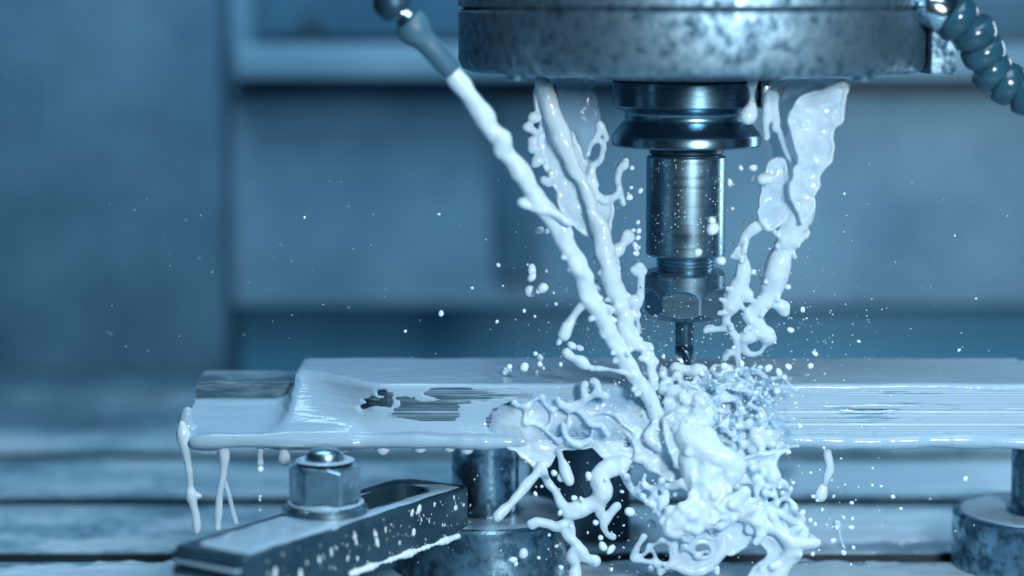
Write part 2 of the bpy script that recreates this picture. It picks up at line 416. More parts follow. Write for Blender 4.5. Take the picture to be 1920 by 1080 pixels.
def alu_mat():
    """machined aluminium, wetted: thin coolant clings in streaks along the tool marks"""
    m, nt, b = mat_new('machined_aluminium')
    c = coords(nt, (1, 1, 1)); cs = coords(nt, (7, 30, 240))
    n = N(nt, 'ShaderNodeTexNoise', Scale=5.0, Detail=5.0, Roughness=0.6); nt.links.new(cs, n.inputs['Vector'])
    w = N(nt, 'ShaderNodeTexNoise', Scale=34.0, Detail=4.0); nt.links.new(coords(nt, (0.6, 1, 2.4)), w.inputs['Vector'])
    add = N(nt, 'ShaderNodeMath', operation='ADD'); nt.links.new(n.outputs[0], add.inputs[0]); nt.links.new(w.outputs[0], add.inputs[1])
    gx = nt.nodes.new('ShaderNodeNewGeometry'); sx = nt.nodes.new('ShaderNodeSeparateXYZ'); nt.links.new(gx.outputs['Position'], sx.inputs[0])
    mr_ = N(nt, 'ShaderNodeMapRange'); nt.links.new(sx.outputs[0], mr_.inputs[0])
    for i_, v_ in enumerate((-0.085, -0.050, 0.72, 1.0)): mr_.inputs[i_ + 1].default_value = v_   # the coolant has drained off the far end
    dr = N(nt, 'ShaderNodeMath', operation='MULTIPLY'); nt.links.new(add.outputs[0], dr.inputs[0]); nt.links.new(mr_.outputs[0], dr.inputs[1]); add = dr
    k = ramp(nt, add.outputs[0], [(0.84 / 2, g3(0)), (0.93 / 2, g3(1))])
    hv = N(nt, 'ShaderNodeMath', operation='MULTIPLY'); hv.inputs[1].default_value = 0.5; nt.links.new(add.outputs[0], hv.inputs[0]); nt.links.new(hv.outputs[0], k.inputs[0])
    mr = ramp(nt, n.outputs[0], [(0.35, (0.045, 0.11, 0.165)), (0.65, (0.17, 0.28, 0.36))])
    mx = N(nt, 'ShaderNodeMix', data_type='RGBA'); nt.links.new(k.outputs[0], mx.inputs[0]); nt.links.new(mr.outputs[0], mx.inputs[6]); mx.inputs[7].default_value = (0.25, 0.40, 0.52, 1)
    nt.links.new(mx.outputs[2], b.inputs['Base Color'])
    inv = N(nt, 'ShaderNodeMath', operation='SUBTRACT'); inv.inputs[0].default_value = 1.0; nt.links.new(k.outputs[0], inv.inputs[1]); nt.links.new(inv.outputs[0], b.inputs['Metallic'])
    b.inputs['Roughness'].default_value = 0.46
    bump(nt, b, n.outputs[0], 0.20, 0.0004)
    return m
ALU = alu_mat()

def wet_table(name, dark, light, milk):
    m, nt, b = mat_new(name)
    n = N(nt, 'ShaderNodeTexNoise', Scale=26.0, Detail=7.0, Roughness=0.65); nt.links.new(coords(nt, (0.7, 1.2, 1)), n.inputs['Vector'])
    f = N(nt, 'ShaderNodeTexNoise', Scale=170.0, Detail=4.0); nt.links.new(coords(nt), f.inputs['Vector'])
    ad = N(nt, 'ShaderNodeMath', operation='MULTIPLY_ADD'); ad.inputs[1].default_value = 0.25; nt.links.new(f.outputs[0], ad.inputs[0]); nt.links.new(n.outputs[0], ad.inputs[2])
    r = ramp(nt, ad.outputs[0], [(0.42, dark), (0.60, light), (0.74, milk)])
    nt.links.new(r.outputs[0], b.inputs['Base Color'])
    rr = ramp(nt, n.outputs[0], [(0.4, g3(0.55)), (0.62, g3(0.18))]); nt.links.new(rr.outputs[0], b.inputs['Roughness'])
    bump(nt, b, ad.outputs[0], 0.35, 0.0015)
    return m
TABLE = wet_table('wet_machine_table', (0.04, 0.115, 0.175), (0.19, 0.35, 0.46), (0.48, 0.66, 0.77))
def paint(name, a, c2, scale=9, rough=0.5):
    m, nt, b = mat_new(name)
    n = N(nt, 'ShaderNodeTexNoise', Scale=scale, Detail=5.0, Roughness=0.6); nt.links.new(coords(nt), n.inputs['Vector'])
    r = ramp(nt, n.outputs[0], [(0.35, a), (0.68, c2)]); nt.links.new(r.outputs[0], b.inputs['Base Color'])
    b.inputs['Roughness'].default_value = rough; bump(nt, b, n.outputs[0], 0.1, 0.002); return m
WALL = paint('splashed_wall_paint', (0.034, 0.115, 0.185), (0.078, 0.20, 0.295), 13)
WALL2 = paint('splashed_panel_paint', (0.115, 0.265, 0.385), (0.225, 0.42, 0.555), 10)
RAIL = paint('pale_rail_paint', (0.15, 0.30, 0.41), (0.21, 0.39, 0.50), 12)
SHADE_BOLT = paint('rail_shade_and_bolt', (0.010, 0.035, 0.055), (0.02, 0.06, 0.09), 20)  # paints the shadow under the rail; also colours the dark bolt head
LOWER = paint('dark_lower_panel', (0.06, 0.32, 0.54), (0.085, 0.40, 0.64), 10)
WAY = wet_table('chip_covered_way', (0.012, 0.045, 0.075), (0.05, 0.13, 0.19), (0.13, 0.25, 0.34))
BLACK = paint('slot_shade', (0.006, 0.02, 0.032), (0.012, 0.035, 0.055), 40)  # black that stands for the shade inside the table slots

# ------------------------------------------------------------------ the setting
ZT = -125.0                                   # table top
YS = [-190, -80, 30, 140, 250]                # T-slots, 110 mm pitch
prof = [(-420, ZT - 60)]; cur = -420
prof.append((-420, ZT))
for y in YS:
    prof += [(y - 9, ZT), (y - 9, ZT - 14), (y - 15, ZT - 14), (y - 15, ZT - 26), (y + 15, ZT - 26), (y + 15, ZT - 14), (y + 9, ZT - 14), (y + 9, ZT)]
prof += [(318, ZT), (318, ZT - 60)]
tbl = prism_x('machine_table', prof, -620, 620, TABLE)
tag(tbl, 'wet slotted steel machine table flooded with milky coolant', 'table', kind='structure')
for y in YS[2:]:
    tag(prism_x('slot_shade', [(y - 14.5, ZT - 25), (y + 14.5, ZT - 25), (y + 14.5, ZT - 19.5), (y - 14.5, ZT - 19.5)], -619, 619, BLACK, tbl), 'black strip painting the shade inside the slot', 'slot shade')
for o in tbl.children:
    del o['category']
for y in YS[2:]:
    prism_x('slot_shade', [(y + 8.2, ZT - 13.8), (y + 8.8, ZT - 13.8), (y + 8.8, ZT - .8), (y + 8.5, ZT - .8)], -619, 619, BLACK, tbl)  # black liners on the far slot walls, slot shade put into colour
way = prism_x('way_cover', [(322, ZT - 60), (322, ZT - 10), (345, ZT + 2), (380, ZT + 2), (384, ZT - 6), (410, ZT - 6), (418, ZT + 6), (470, ZT + 6), (470, ZT - 60)], -620, 620, WAY)
tag(way, 'dark chip covered way cover behind the table', 'cover', kind='structure')

YB = 520
def wallbox(name, x0, x1, y0, y1, Yf, Yk, mat, label, cat='wall', bev=2.0, parent=None):
    """front rectangle given by sketch coordinates at depth Yf, running back to Yk"""
    a = P(x0, y0, Yf); b = P(x1, y1, Yf)
    o = box(name, (a[0], Yf, b[2]), (b[0], Yk, a[2]), mat, parent, bev)
    if parent is None: tag(o, label, cat, kind='structure')
    return o
wallbox('wall_back', -900, 2900, -500, 574, YB, YB + 40, WALL2, 'splashed sheet metal back panel of the machine')
wallbox('wall_recess', -900, 2900, 540, 1000, YB + 45, YB + 60, LOWER, 'dark recess under the back panel')
wallbox('rail', 440, 2900, 84, 148, YB - 38, YB - 1, RAIL, 'pale horizontal rail across the back panel', 'rail', 4)
wallbox('rail_shade_strip', 440, 2900, 153, 178, YB - 8, YB + 1, SHADE_BOLT, 'dark strip under the pale rail painting its shadow', 'shade strip', 2)  # dark strip painted where the rail's shadow falls
wallbox('upper_panel', 470, 2900, -420, 70, YB - 16, YB + 1, WALL, 'upper splashed panel above the rail', 'panel', 3)
wallbox('wall_left', -900, 428, -500, 772, 478, YB + 44, WALL, 'tall plain machine column at the side', 'wall', 10)
wallbox('dark_strip', 925, 1010, 186, 520, YB - 10, YB + 1, WALL, 'dark upright strip behind the coolant curtains', 'dark_strip', 3)  # raised strip in the darker wall paint
kb = P(585, 62, YB - 16)
knob = thing('bolt_head', 'dark bolt head on the upper back panel', 'bolt', kb)
lat = lathe('head', [(0, -9), (8, -9), (9, -7), (9, 0), (0, 0)], tuple(kb), SHADE_BOLT, knob, 32)
lat.rotation_euler = (math.radians(-90), 0, 0)

# ------------------------------------------------------------------ spindle
AX = 0.0
ZS = P(1290, 133, 0)[2]                        # underside of the spindle housing
zseam = P(1290, 19, -97)[2] - ZS
sp = thing('spindle_nose', 'stained round steel spindle housing above the tool', 'spindle', (2, 0, ZS))
lathe('housing_ring', [(60, 0.6), (93, 0), (96.5, 1.6), (98, 5), (98, zseam - 1.2), (97, zseam - 0.3), (95.5, zseam)], (2, 0, ZS), SPINDLE, sp, 160)
lathe('upper_ring', [(95.5, zseam), (96.2, zseam + 0.6), (98.2, zseam + 1.6), (98.2, zseam + 70), (0, zseam + 70)], (2, 0, ZS), SPINDLE, sp, 160)
lathe('face_plate', [(0, 2), (0, -0.1), (36, -0.1), (36, 2.0), (61, 2.0), (61, 0.7)][::-1], (2, 0, ZS), DARKST, sp, 128)
lathe('seal_ring', [(40, 2.2), (41, -1.4), (39, -3.2), (32.5, -3.2), (32, -1)][::-1], (0, 0, ZS), DARKST, sp, 128)
box('lug', (94, -44, ZS - 0.2), (104.5, 14, ZS + zseam - 2), SPINDLE, sp, 1.0)
for x in (-72, 60):
    lathe('screw', [(0, 0.8), (3.4, 0.8), (3.8, 0.3), (3.8, -1)], (x, -88 if x > 0 else -80, ZS + 0.2), DARKST, sp, 24)

# ------------------------------------------------------------------ tool holder
zz = lambda py, r=0: P(1284, py, -r)[2]        # height of a front-facing rim seen at row py
th_root = thing('tool_holder', 'steel collet tool holder with grooved flange hanging from the spindle', 'tool holder', (0, 0, zz(605, 17)))
R1 = 31.4
zf = {p: zz(p, 30) for p in (158, 207, 214, 240, 262, 282)}
lathe('flange', [(0, ZS - 1), (27, ZS - 1), (R1 - 1, zf[158] + 1.2), (R1, zf[158]), (R1, zf[207] + .8), (R1 - .8, zf[207]), (26.6, zf[214] - .4), (26.0, zf[214] - 1.4), (26.0, zf[240] + 2.2),
                  (26.6, zf[240] + 1.2), (R1 - .6, zf[262] + .8), (R1, zf[262] - .2), (R1, zf[282] + .7), (R1 - .7, zf[282]), (17, zf[282]), (0, zf[282])], (0, 0, 0), FLANGE, th_root, 160)
zb = zz(297, 17); zb2 = zz(487, 17)
lathe('neck', [(15.6, zf[282] + .1), (15.6, zb + 1.2), (14.6, zb + 0.4), (14.6, zb - 1)], (0, 0, 0), DARKST, th_root, 96)
body = lathe('holder_body', [(14, zb), (16.2, zb), (16.8, zb - .6), (16.8, zb2 + .9), (16.0, zb2), (11, zb2)], (0, 0, 0), HOLDER_WET, th_root, 128)
zt0, zt1 = zb2 + .3, zz(522, 13)
pr = []
nthr = 8
for i in range(nthr):
    a = zt0 - (zt0 - zt1 + 4) * i / nthr; st = (zt0 - zt1 + 4) / nthr
    pr += [(11.5, a), (12.3, a - st * 0.35), (12.3, a - st * 0.6), (11.5, a - st * 0.95)]
lathe('thread', pr, (0, 0, 0), HOLDER, th_root, 96)
nz0, nz1, nz2, nzb = zz(512, 12), zz(548, 17), zz(594, 17), zz(605, 14)
def nut_r(th, z):
    hexr = 15.1 / np.cos((th - math.radians(20) + math.pi / 6) % (math.pi / 3) - math.pi / 6)
    up = 17.0 - max(0, z - (nz0 - 1.6)) * 0.9
    hi = sstep(nz1 - 0.9 - 3.0 * (hexr - 15.1) / 2.0, nz1 + 0.2 - 3.0 * (hexr - 15.1) / 2.0, z)
    r = np.minimum(hexr, 17.0) * (1 - hi) + 17.0 * hi
    lo = 13.2 + (z - nzb) * 1.15
    return np.maximum(np.minimum(np.minimum(r, lo), up), 3.9)
def nut_inner(th, z): return nut_r(th, z)
NUTC = metal('polished_collet_nut', (0.17, 0.32, 0.42), (0.33, 0.52, 0.63), rough=(0.24, 0.36), scale=60, stretch=(1, 1, 6), bumps=0.04, spots=(760, 0.12, 0.7))
cn = polar('collet_nut', nut_r, np.concatenate([np.linspace(nzb, nz0 - 1.6, 60), [nz0 - .8, nz0 - .1]]), (0, 0, 0), NUTC, th_root, 240, True, 20)
lathe('collet_face', [(0, nzb - 1.1), (6, nzb - 1.1), (9.5, nzb - .3), (9.5, nzb + 1)], (0, 0, 0), DARKST, cn, 64)
zk0, zk1 = zz(160, 20), zz(206, 20)
box('drive_key', (29.5, -13, zk1), (34.2, 6, zk0 + 3), BRIGHT, sp, 0.7)

# ------------------------------------------------------------------ end mill
ztop = P(960, 725, -30)[2]; zbot = P(960, 836, -30)[2]
em = thing('end_mill', 'slim fluted end mill cutting into the top of the workpiece', 'cutter', (0, 0, ztop - 4))
lathe('shank', [(0, nzb), (3.9, nzb), (3.9, zz(648, 4)), (3.5, zz(650, 4))], (0, 0, 0), FLANGE, em, 48)
def flute_r(th, z):
    p = (th + (z - ztop) * 0.16) % (math.pi / 2); return 3.9 - 1.9 * np.clip(np.sin(p * 2) ** 0.7, 0, 1) * (p > 0.12)
zl = zz(650, 4)
polar('flutes', flute_r, np.linspace(ztop - 4, zl + .3, 70), (0, 0, 0), FLANGE, em, 96, True, 40)

# ------------------------------------------------------------------ workpiece plate
YF, YR = -30.0, 36.0
xa = P(541, 760, YF)[0]; xl = P(346, 800, YF)[0]; xe = 175.0
wp = thing('workpiece_plate', 'machined aluminium plate being milled, drenched in milky coolant', 'workpiece', (xa + 120, 0, zbot))
H = ztop - zbot
marks = [(YF + 0.5, ztop), (YF - 0.0, ztop - 0.5)]
zz_ = ztop - 1.0; i = 0
while zz_ > zbot + 1.2:                        # tool marks along the front face
    off = 0.0 if zz_ > ztop - 9.5 else (-0.22 if zz_ > ztop - 15 else -0.42); am = random.uniform(.01, .06); dz = random.uniform(.6, 1.9)
    marks += [(YF + off - am, zz_), (YF + off + am, zz_ - dz * .5)]
    zz_ -= dz; i += 1
xs_ = P(735, 725, YF)[0]
def sweep(x, z):                               # the front face leans back towards the plate end
    return 33.0 * (1 - sstep(xa, xs_, x)) * np.clip((z - zbot - 3) / (H - 3), 0, 1)
pp_ = [(YR, zbot), (YR, ztop)] + marks + [(YF - .8, zbot + .3), (YF - .2, zbot)]
secs = list(np.linspace(xa, xs_, 22)) + [xe]; Vp, Fp = [], []; n_ = len(pp_)
for x in secs: Vp += [(x, y if j_ < 2 else y + float(sweep(x, z)), z) for j_, (y, z) in enumerate(pp_)]
for i in range(len(secs) - 1): Fp += [(i*n_+j, i*n_+(j+1) % n_, (i+1)*n_+(j+1) % n_, (i+1)*n_+j) for j in range(n_)]
Fp += [tuple(range(n_))[::-1], tuple(range((len(secs)-1)*n_, len(secs)*n_))]
plate = mesh('plate', Vp, Fp, ALU, wp, False)
bm = bmesh.new(); bm.from_mesh(plate.data); bmesh.ops.recalc_face_normals(bm, faces=bm.faces); bm.to_mesh(plate.data); bm.free()
zl1 = P(960, 750, 5)[2]; zl2 = P(960, 716, 5)[2]
LEDGE = [(YF, zbot), (YF, zbot + 3.0), (5, zl1), (5.2, zl2 - .5), (6, zl2), (YR - 2, zl2), (YR - 2, zbot)]
STEPM = metal('rough_step_face', (0.035, 0.10, 0.155), (0.30, 0.44, 0.54), rough=(0.35, 0.6), scale=26, stretch=(1, 1, 9), bumps=0.3, contrast=(0.46, 0.70), met=0.35)
st = prism_x('step', LEDGE[::-1], xl, xa + 0.3, STEPM, wp)

# coolant over the plate -------------------------------------------------------
L = Liquid((xl - 5, -40, zbot - 4), (150, YR + 3, ztop + 5), 0.6, 9.0)
X = L.ax[0][:, None, None]; Yg = L.ax[1][None, :, None]; Zg = L.ax[2][None, None, :]
def sdbox(lo, hi):
    c = (np.array(lo) + hi) / 2; hs = (np.array(hi) - lo) / 2
    qx, qy, qz = np.abs(X - c[0]) - hs[0], np.abs(Yg - c[1]) - hs[1], np.abs(Zg - c[2]) - hs[2]
    return np.sqrt(np.maximum(qx, 0)**2 + np.maximum(qy, 0)**2 + np.maximum(qz, 0)**2) + np.minimum(np.maximum(np.maximum(qx, qy), qz), 0)
dm = sdbox((xa + 2.2, YF - .5 + 2.2, zbot + 2.2), (xe + 30, YR, ztop - 2.2)) - 2.2
swp = sweep(L.ax[0][:, None], L.ax[2][None, :]); cosa = 1 / np.sqrt(1 + (33.0 * (1 - sstep(xa, xs_, L.ax[0])) / (H - 3))**2)
dm = smax(dm, (YF - .5 + swp[:, None, :] - Yg) * cosa[:, None, None], 4.0)
nl = np.array([-(zl1 - zbot - 3.0), 5 - YF]); nl = nl / np.linalg.norm(nl)   # slope normal (y, z)
dl = np.maximum.reduce([np.broadcast_to((Yg - YF) * nl[0] + (Zg - zbot - 3.0) * nl[1], L.d.shape), np.broadcast_to(YF - Yg, L.d.shape),
                        np.broadcast_to(zbot - Zg, L.d.shape), np.broadcast_to(Yg - 5.0, L.d.shape), np.broadcast_to(xl - X, L.d.shape), np.broadcast_to(X - xa - 20, L.d.shape)])
base = smin(dm, dl, 11.0)
# thickness on the top (x, y) and on the front (x, z)
XX, YY = np.meshgrid(L.ax[0], L.ax[1], indexing='ij')
tt = 1.05 + 0.45 * fbm2(XX, YY, 34, 22, 2.2, 3) + 0.22 * fbm2(XX, YY, 9, 9, 8.2, 3)
cutd = np.sqrt((XX / 1.0)**2 + (YY + 4)**2)
tt = tt + 1.1 * np.exp(-(cutd / 22)**2) * (0.6 + fbm2(XX, YY, 5, 5, 4.4, 3))
XZ, ZZ = np.meshgrid(L.ax[0], L.ax[2], indexing='ij')
tf = 0.75 + 0.36 * fbm2(XZ, ZZ, 24, 3.0, 5.5, 3) + 0.22 * fbm2(XZ, ZZ, 60, 1.6, 6.5, 2)
def pxz(pts): return [tuple(P(a, b, YF)[[0, 2]]) for a, b in pts]
def bare(poly, amt, ns, ny, seed, thr=0.0, nmix=2.6):
    global tf
    m = poly_sdf(XZ, ZZ, pxz(poly))
    w = sstep(1.1, -0.9, np.maximum(m, -1.7) + nmix * fbm2(XZ, ZZ, ns, ny, seed, 4) + thr)
    tf = tf * (1 - w) - (amt + .25 * fbm2(XZ, ZZ, 14, .9, seed + 40, 2)) * w
bare([(695, 742), (730, 742), (735, 768), (680, 768), (677, 760)], 1.0, 8, 1.6, 1.1, 0.3, 3.6)
bare([(750, 748), (860, 760), (850, 785), (800, 790), (748, 772)], 1.0, 11, 1.1, 2.1, 0.1, 4.2)
bare([(800, 724), (890, 726), (980, 726), (985, 740), (900, 748), (850, 752), (805, 742)], 1.0, 12, 1.2, 3.1, 0.2, 4.4)
bare([(930, 772), (985, 745), (978, 800), (915, 800)], 1.0, 9, 1.0, 4.1, -0.1, 3.6)
bare([(705, 732), (722, 730), (724, 740), (708, 742)], 1.0, 4, 1.0, 5.1, 0.0, .6)
bare([(1050, 722), (1115, 722), (1115, 742), (1050, 742)], 1.0, 6, 1.0, 6.1, 0.3, 1.6)
bare([(1440, 716), (2050, 716), (2050, 822), (1520, 822), (1470, 800)], 0.9, 26, 1.5, 7.1, 1.7, 4.5)
tf = tf + .9 * fbm2(XZ, ZZ, 42, 1.5, 14.4, 3) * sstep(P(820, 800, YF)[0], P(600, 800, YF)[0], XZ)
skirt = 4.6 * sstep(zbot + 13.5, zbot + 1.0, ZZ) ** 1.6 * sstep(P(1010, 800, YF)[0], P(860, 800, YF)[0], XZ) * sstep(xl - 4, xl + 14, XZ)
tf = tf + skirt * (1 + .22 * fbm2(XZ, ZZ, 30, 2.2, 9.9, 3)) * (tf > -0.5) * sstep(zbot - .4, zbot + 1.2, ZZ)
w = sstep(ztop - 2.2, ztop - 0.2, L.ax[2])[None, None, :]
t = tf[:, None, :] * (1 - w) + tt[:, :, None] * w
L.d = (base - t).astype(np.float32)
del base, dm, dl, t
# bead of coolant along the lower front edge
for x0, x1, sd in ((362, 1010, 1.0), (1470, 2040, 5.0)):
    pts = [(x, 828 + 2.0 * math.sin(x * .021 + sd), 8.0 + 1.2 * math.sin(x * .05 + sd)) for x in np.arange(x0, x1, 26)]
    L.strand([(a, b, c, YF - 0.6 - (3.2 if x0 < 900 else 0) * float(sstep(1000, 880, a))) for a, b, c in pts], k=2.4, bead=.10, seed=sd)
# lumps folding over the left end
for a in [[(352, 770, 7), (348, 795, 9), (360, 815, 10), (385, 826, 10)], [(360, 830, 11), (372, 838, 9), (395, 843, 8), (412, 838, 9)]]:
    L.strand(a, Y=YF + 1.0 if a[0][1] > 800 else YF + 8, k=2.5, bead=.15)
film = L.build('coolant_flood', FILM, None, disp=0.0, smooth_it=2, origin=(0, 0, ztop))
tag(film, 'milky coolant sheet flowing over the top and face of the metal plate', 'coolant')

# ------------------------------------------------------------------ coolant jets and curtains
nozY = -70
jet = Liquid((-112, -84, -85), (6, -24, 108), 0.5)
ja = [(846, 132, 17, -70), (866, 158, 16, -69), (885, 187, 15, -68), (908, 216, 18, -66), (920, 240, 15, -65), (938, 262, 16, -63), (952, 290, 14, -61), (975, 315, 17, -59), (990, 345, 15, -57),
      (1008, 373, 16, -55), (1028, 400, 15, -53), (1050, 435, 18, -51), (1066, 465, 15, -50), (1080, 492, 16, -48), (1094, 520, 16, -47), (1103, 548, 18, -46), (1116, 572, 17, -45), (1132, 595, 15, -44),
      (1146, 628, 14, -43), (1160, 655, 14, -41), (1178, 685, 13, -40), (1195, 712, 12, -39), (1212, 735, 14, -38), (1222, 752, 11, -37), (1230, 778, 12, -36), (1236, 802, 9, -35)]
ja = [(a, b, r * .84, y) for a, b, r, y in ja]
jet.strand(ja, k=2.0, bead=.10, wob=0.5, seed=3.3)
jet.strand([(p[0] + (-5 if i % 3 else 5), p[1], p[2] * .62, p[3] - 1.5) for i, p in enumerate(ja[2:-4])], k=2.2, bead=.35, wob=1.3, seed=9.9)
jet.strand([(1097, 566, 6), (1082, 583, 5), (1070, 602, 5), (1062, 618, 7), (1056, 630, 8)], -46, bead=.2)
jet.blob(1057, 628, 8, -46); jet.blob(1058, 612, 4, -47)
jet.strand([(978, 379, 7), (990, 385, 4), (1010, 392, 4), (1035, 398, 5), (1055, 410, 6), (1070, 420, 5)], -57, bead=.15)
jet.strand([(1062, 662, 10), (1075, 672, 5), (1090, 678, 8), (1105, 688, 5), (1140, 692, 3), (1175, 700, 3), (1195, 705, 5)], -42, bead=.25, k=1.2)
jet.blob(1128, 624, 5, -45)
jet.fringe(ja, 16, .35, 3.0, 9)
j1 = jet.build('coolant_jet', THINM, disp=.30, scl=3.6, origin=P(850, 137, -70))
tag(j1, 'thick milky jet shooting from the grey nozzle tip down onto the plate edge', 'coolant')

cur = Liquid((-72, -46, -45), (-8, -8, 98), 0.5)
cl = thing('coolant_curtain', 'ragged milky curtain and jet falling from the spindle beside the nozzle jet', 'coolant', P(1055, 155, -10))
cur.sheet([(1002, 165), (1000, 205), (1012, 232), (1004, 262), (1008, 290), (1018, 318), (1032, 335), (1040, 362), (1048, 395), (1075, 425), (1108, 448), (1125, 460), (1145, 450), (1148, 420), (1152, 385), (1140, 370), (1118, 365), (1112, 335), (1100, 300), (1085, 270), (1070, 240), (1045, 210), (1030, 175)],
          -23, 1.9, rim=.9, amp=2.2, scl=10, rip=.7, rscl=(4, 6), seed=4.1, k=2)
jb = [(1014, 152, 15, -27), (1026, 185, 16, -27), (1034, 215, 15, -27), (1044, 238, 16, -28), (1052, 262, 15, -28), (1062, 285, 14, -29), (1076, 318, 12, -29), (1090, 335, 9, -29), (1102, 365, 9, -29), (1112, 395, 10, -29), (1122, 430, 14, -29), (1132, 462, 17, -29),
      (1138, 488, 14, -29), (1145, 515, 16, -30), (1152, 540, 17, -30), (1162, 566, 14, -31), (1168, 592, 15, -32), (1176, 620, 14, -33), (1184, 640, 13, -33), (1203, 650, 8, -34), (1214, 662, 8, -34), (1220, 680, 7, -35), (1223, 702, 6, -35), (1227, 730, 7, -39)]
jb = [(a, b, r * .84, y) for a, b, r, y in jb]
cur.strand(jb, k=2.2, bead=.15, wob=.4, seed=6.1)
cur.strand([(p[0] + (6 if i % 2 else -5), p[1] + 4, p[2] * .6, p[3] - 1.5) for i, p in enumerate(jb[9:-5])], k=2.0, bead=.45, wob=1.4, seed=2.2)
for f in [[(1008, 222, 6), (1000, 219, 4), (997, 222, 5)], [(1006, 250, 5), (996, 242, 4), (988, 238, 6)], [(1004, 265, 5), (996, 264, 5)], [(1008, 280, 5), (998, 277, 6)], [(1018, 300, 6), (1008, 300, 7), (1004, 305, 6)],
          [(1035, 335, 3), (1034, 322, 2)], [(1030, 345, 5), (1018, 337, 5)], [(1175, 440, 9), (1168, 455, 6), (1160, 468, 8), (1150, 480, 5)], [(1180, 444, 8), (1172, 452, 4)],
          [(1163, 355, 4), (1150, 370, 5), (1130, 375, 5), (1115, 362, 4)], [(1163, 355, 4), (1158, 335, 4), (1163, 318, 4), (1172, 308, 6)], [(1162, 354, 3), (1166, 372, 2), (1169, 384, 2)],
          [(1108, 312, 6), (1125, 300, 4), (1132, 275, 4), (1120, 262, 3), (1108, 272, 3), (1102, 290, 3)], [(1115, 262, 3), (1122, 248, 3), (1124, 232, 4), (1134, 250, 3), (1138, 262, 2)], [(1110, 310, 5), (1108, 330, 7), (1114, 350, 6)],
          [(1198, 500, 7), (1202, 520, 6), (1200, 550, 6), (1196, 572, 5)], [(1185, 505, 4), (1196, 508, 5), (1208, 508, 3)], [(1172, 570, 4), (1186, 562, 7), (1190, 580, 5), (1180, 592, 8), (1195, 590, 6)], [(1196, 600, 3), (1197, 620, 3), (1188, 632, 4), (1180, 636, 6)],
          [(1128, 540, 3), (1118, 538, 2), (1145, 552, 5)], [(1150, 480, 4), (1157, 494, 4)], [(1160, 550, 5), (1172, 552, 4)], [(1142, 500, 6), (1124, 492, 5), (1118, 489, 5)]]:
    cur.strand(f, -26, k=1.4, bead=.2)
    cur.blob(*f[-1][:2], f[-1][2] * 1.1, -26)
cur.fringe(jb, 22, .45, 3.0, 9)
cm = cur.build('stream', THINM, cl, disp=.32, scl=3.2)
vl = Liquid((-72, -8, 20), (-18, 26, 98), 0.5)
vl.sheet([(1040, 146), (1105, 146), (1118, 180), (1124, 215), (1130, 250), (1126, 285), (1115, 325), (1118, 370), (1098, 350), (1070, 280), (1050, 230)], 8, .6, holes=[(1113, 283, 12, 19, .2)], rim=.5, amp=2.0, scl=14, rip=.25, seed=8.8)
vl.build('veil', VEIL, cl, disp=.1)

rc = thing('coolant_curtain', 'broad milky curtain streaming from the spindle on the hose side of the tool', 'coolant', P(1520, 155, -30))
rq = Liquid((4, -66, -42), (76, -4, 98), 0.5)
rq.sheet([(1478, 205), (1500, 180), (1540, 165), (1586, 150), (1584, 190), (1580, 225), (1566, 245), (1564, 280), (1560, 305), (1540, 330), (1537, 355), (1520, 385), (1515, 410), (1500, 420), (1492, 395), (1480, 372), (1478, 345), (1488, 315), (1492, 296), (1478, 250)],
         -38, 1.5, holes=[(1482, 328, 4, 12, .1)], rim=.7, amp=2.8, scl=9, rip=.95, rscl=(5, 3.2), seed=12.3, tilt=(0.1, -0.08))
rq.sheet([(1426, 335), (1445, 300), (1470, 300), (1482, 345), (1487, 372), (1476, 408), (1455, 430), (1432, 430), (1420, 395)], -30, 1.2, rim=.9, amp=1.6, scl=8, rip=.5, rscl=(4, 6), seed=15.1)
rs = [[(1505, 380, 22), (1495, 410, 20), (1482, 440, 19), (1474, 465, 14), (1462, 490, 16), (1456, 515, 17), (1452, 537, 17), (1440, 560, 14), (1420, 578, 12), (1403, 590, 9), (1414, 600, 9), (1424, 612, 9), (1412, 624, 12), (1398, 632, 9)],
      [(1424, 612, 8), (1436, 628, 11), (1442, 634, 8)], [(1396, 640, 4), (1396, 656, 4), (1410, 664, 4), (1426, 658, 3), (1436, 642, 3)], [(1446, 556, 8), (1456, 568, 7), (1470, 575, 9)], [(1462, 574, 6), (1472, 586, 6)],
      [(1428, 420, 8), (1412, 428, 9), (1400, 436, 8), (1392, 455, 7), (1388, 475, 8), (1394, 498, 10), (1393, 518, 12), (1384, 540, 13), (1376, 562, 14), (1366, 584, 9), (1362, 606, 6), (1358, 616, 4)],
      [(1358, 616, 3), (1344, 618, 3), (1330, 616, 4), (1323, 620, 3)], [(1362, 614, 4), (1376, 626, 5), (1382, 642, 5), (1381, 660, 4), (1386, 682, 5), (1388, 700, 4)], [(1372, 662, 6), (1364, 664, 5), (1360, 672, 4)],
      [(1390, 548, 9), (1402, 555, 8)], [(1440, 170, 4), (1437, 195, 4), (1438, 220, 6), (1437, 250, 4)], [(1462, 240, 3), (1468, 265, 4), (1478, 290, 5), (1488, 305, 4)], [(1452, 175, 5), (1450, 195, 4), (1453, 215, 5), (1455, 235, 5), (1454, 243, 4)],
      [(1464, 470, 6), (1452, 480, 5), (1446, 500, 4)], [(1500, 400, 14), (1512, 395, 8)], [(1500, 430, 9), (1508, 440, 6)], [(1482, 450, 8), (1462, 465, 7)], [(1448, 500, 5), (1440, 520, 5), (1444, 545, 6)]]
for i, f in enumerate(rs):
    rq.strand([(a, b, c, -36 + (b - 160) * 0.036) for a, b, c in f], k=2.0 if f[0][2] > 8 else 1.3, bead=.2, wob=.3)
    rq.blob(f[-1][0], f[-1][1], f[-1][2] * 1.05, -36 + (f[-1][1] - 160) * .036)
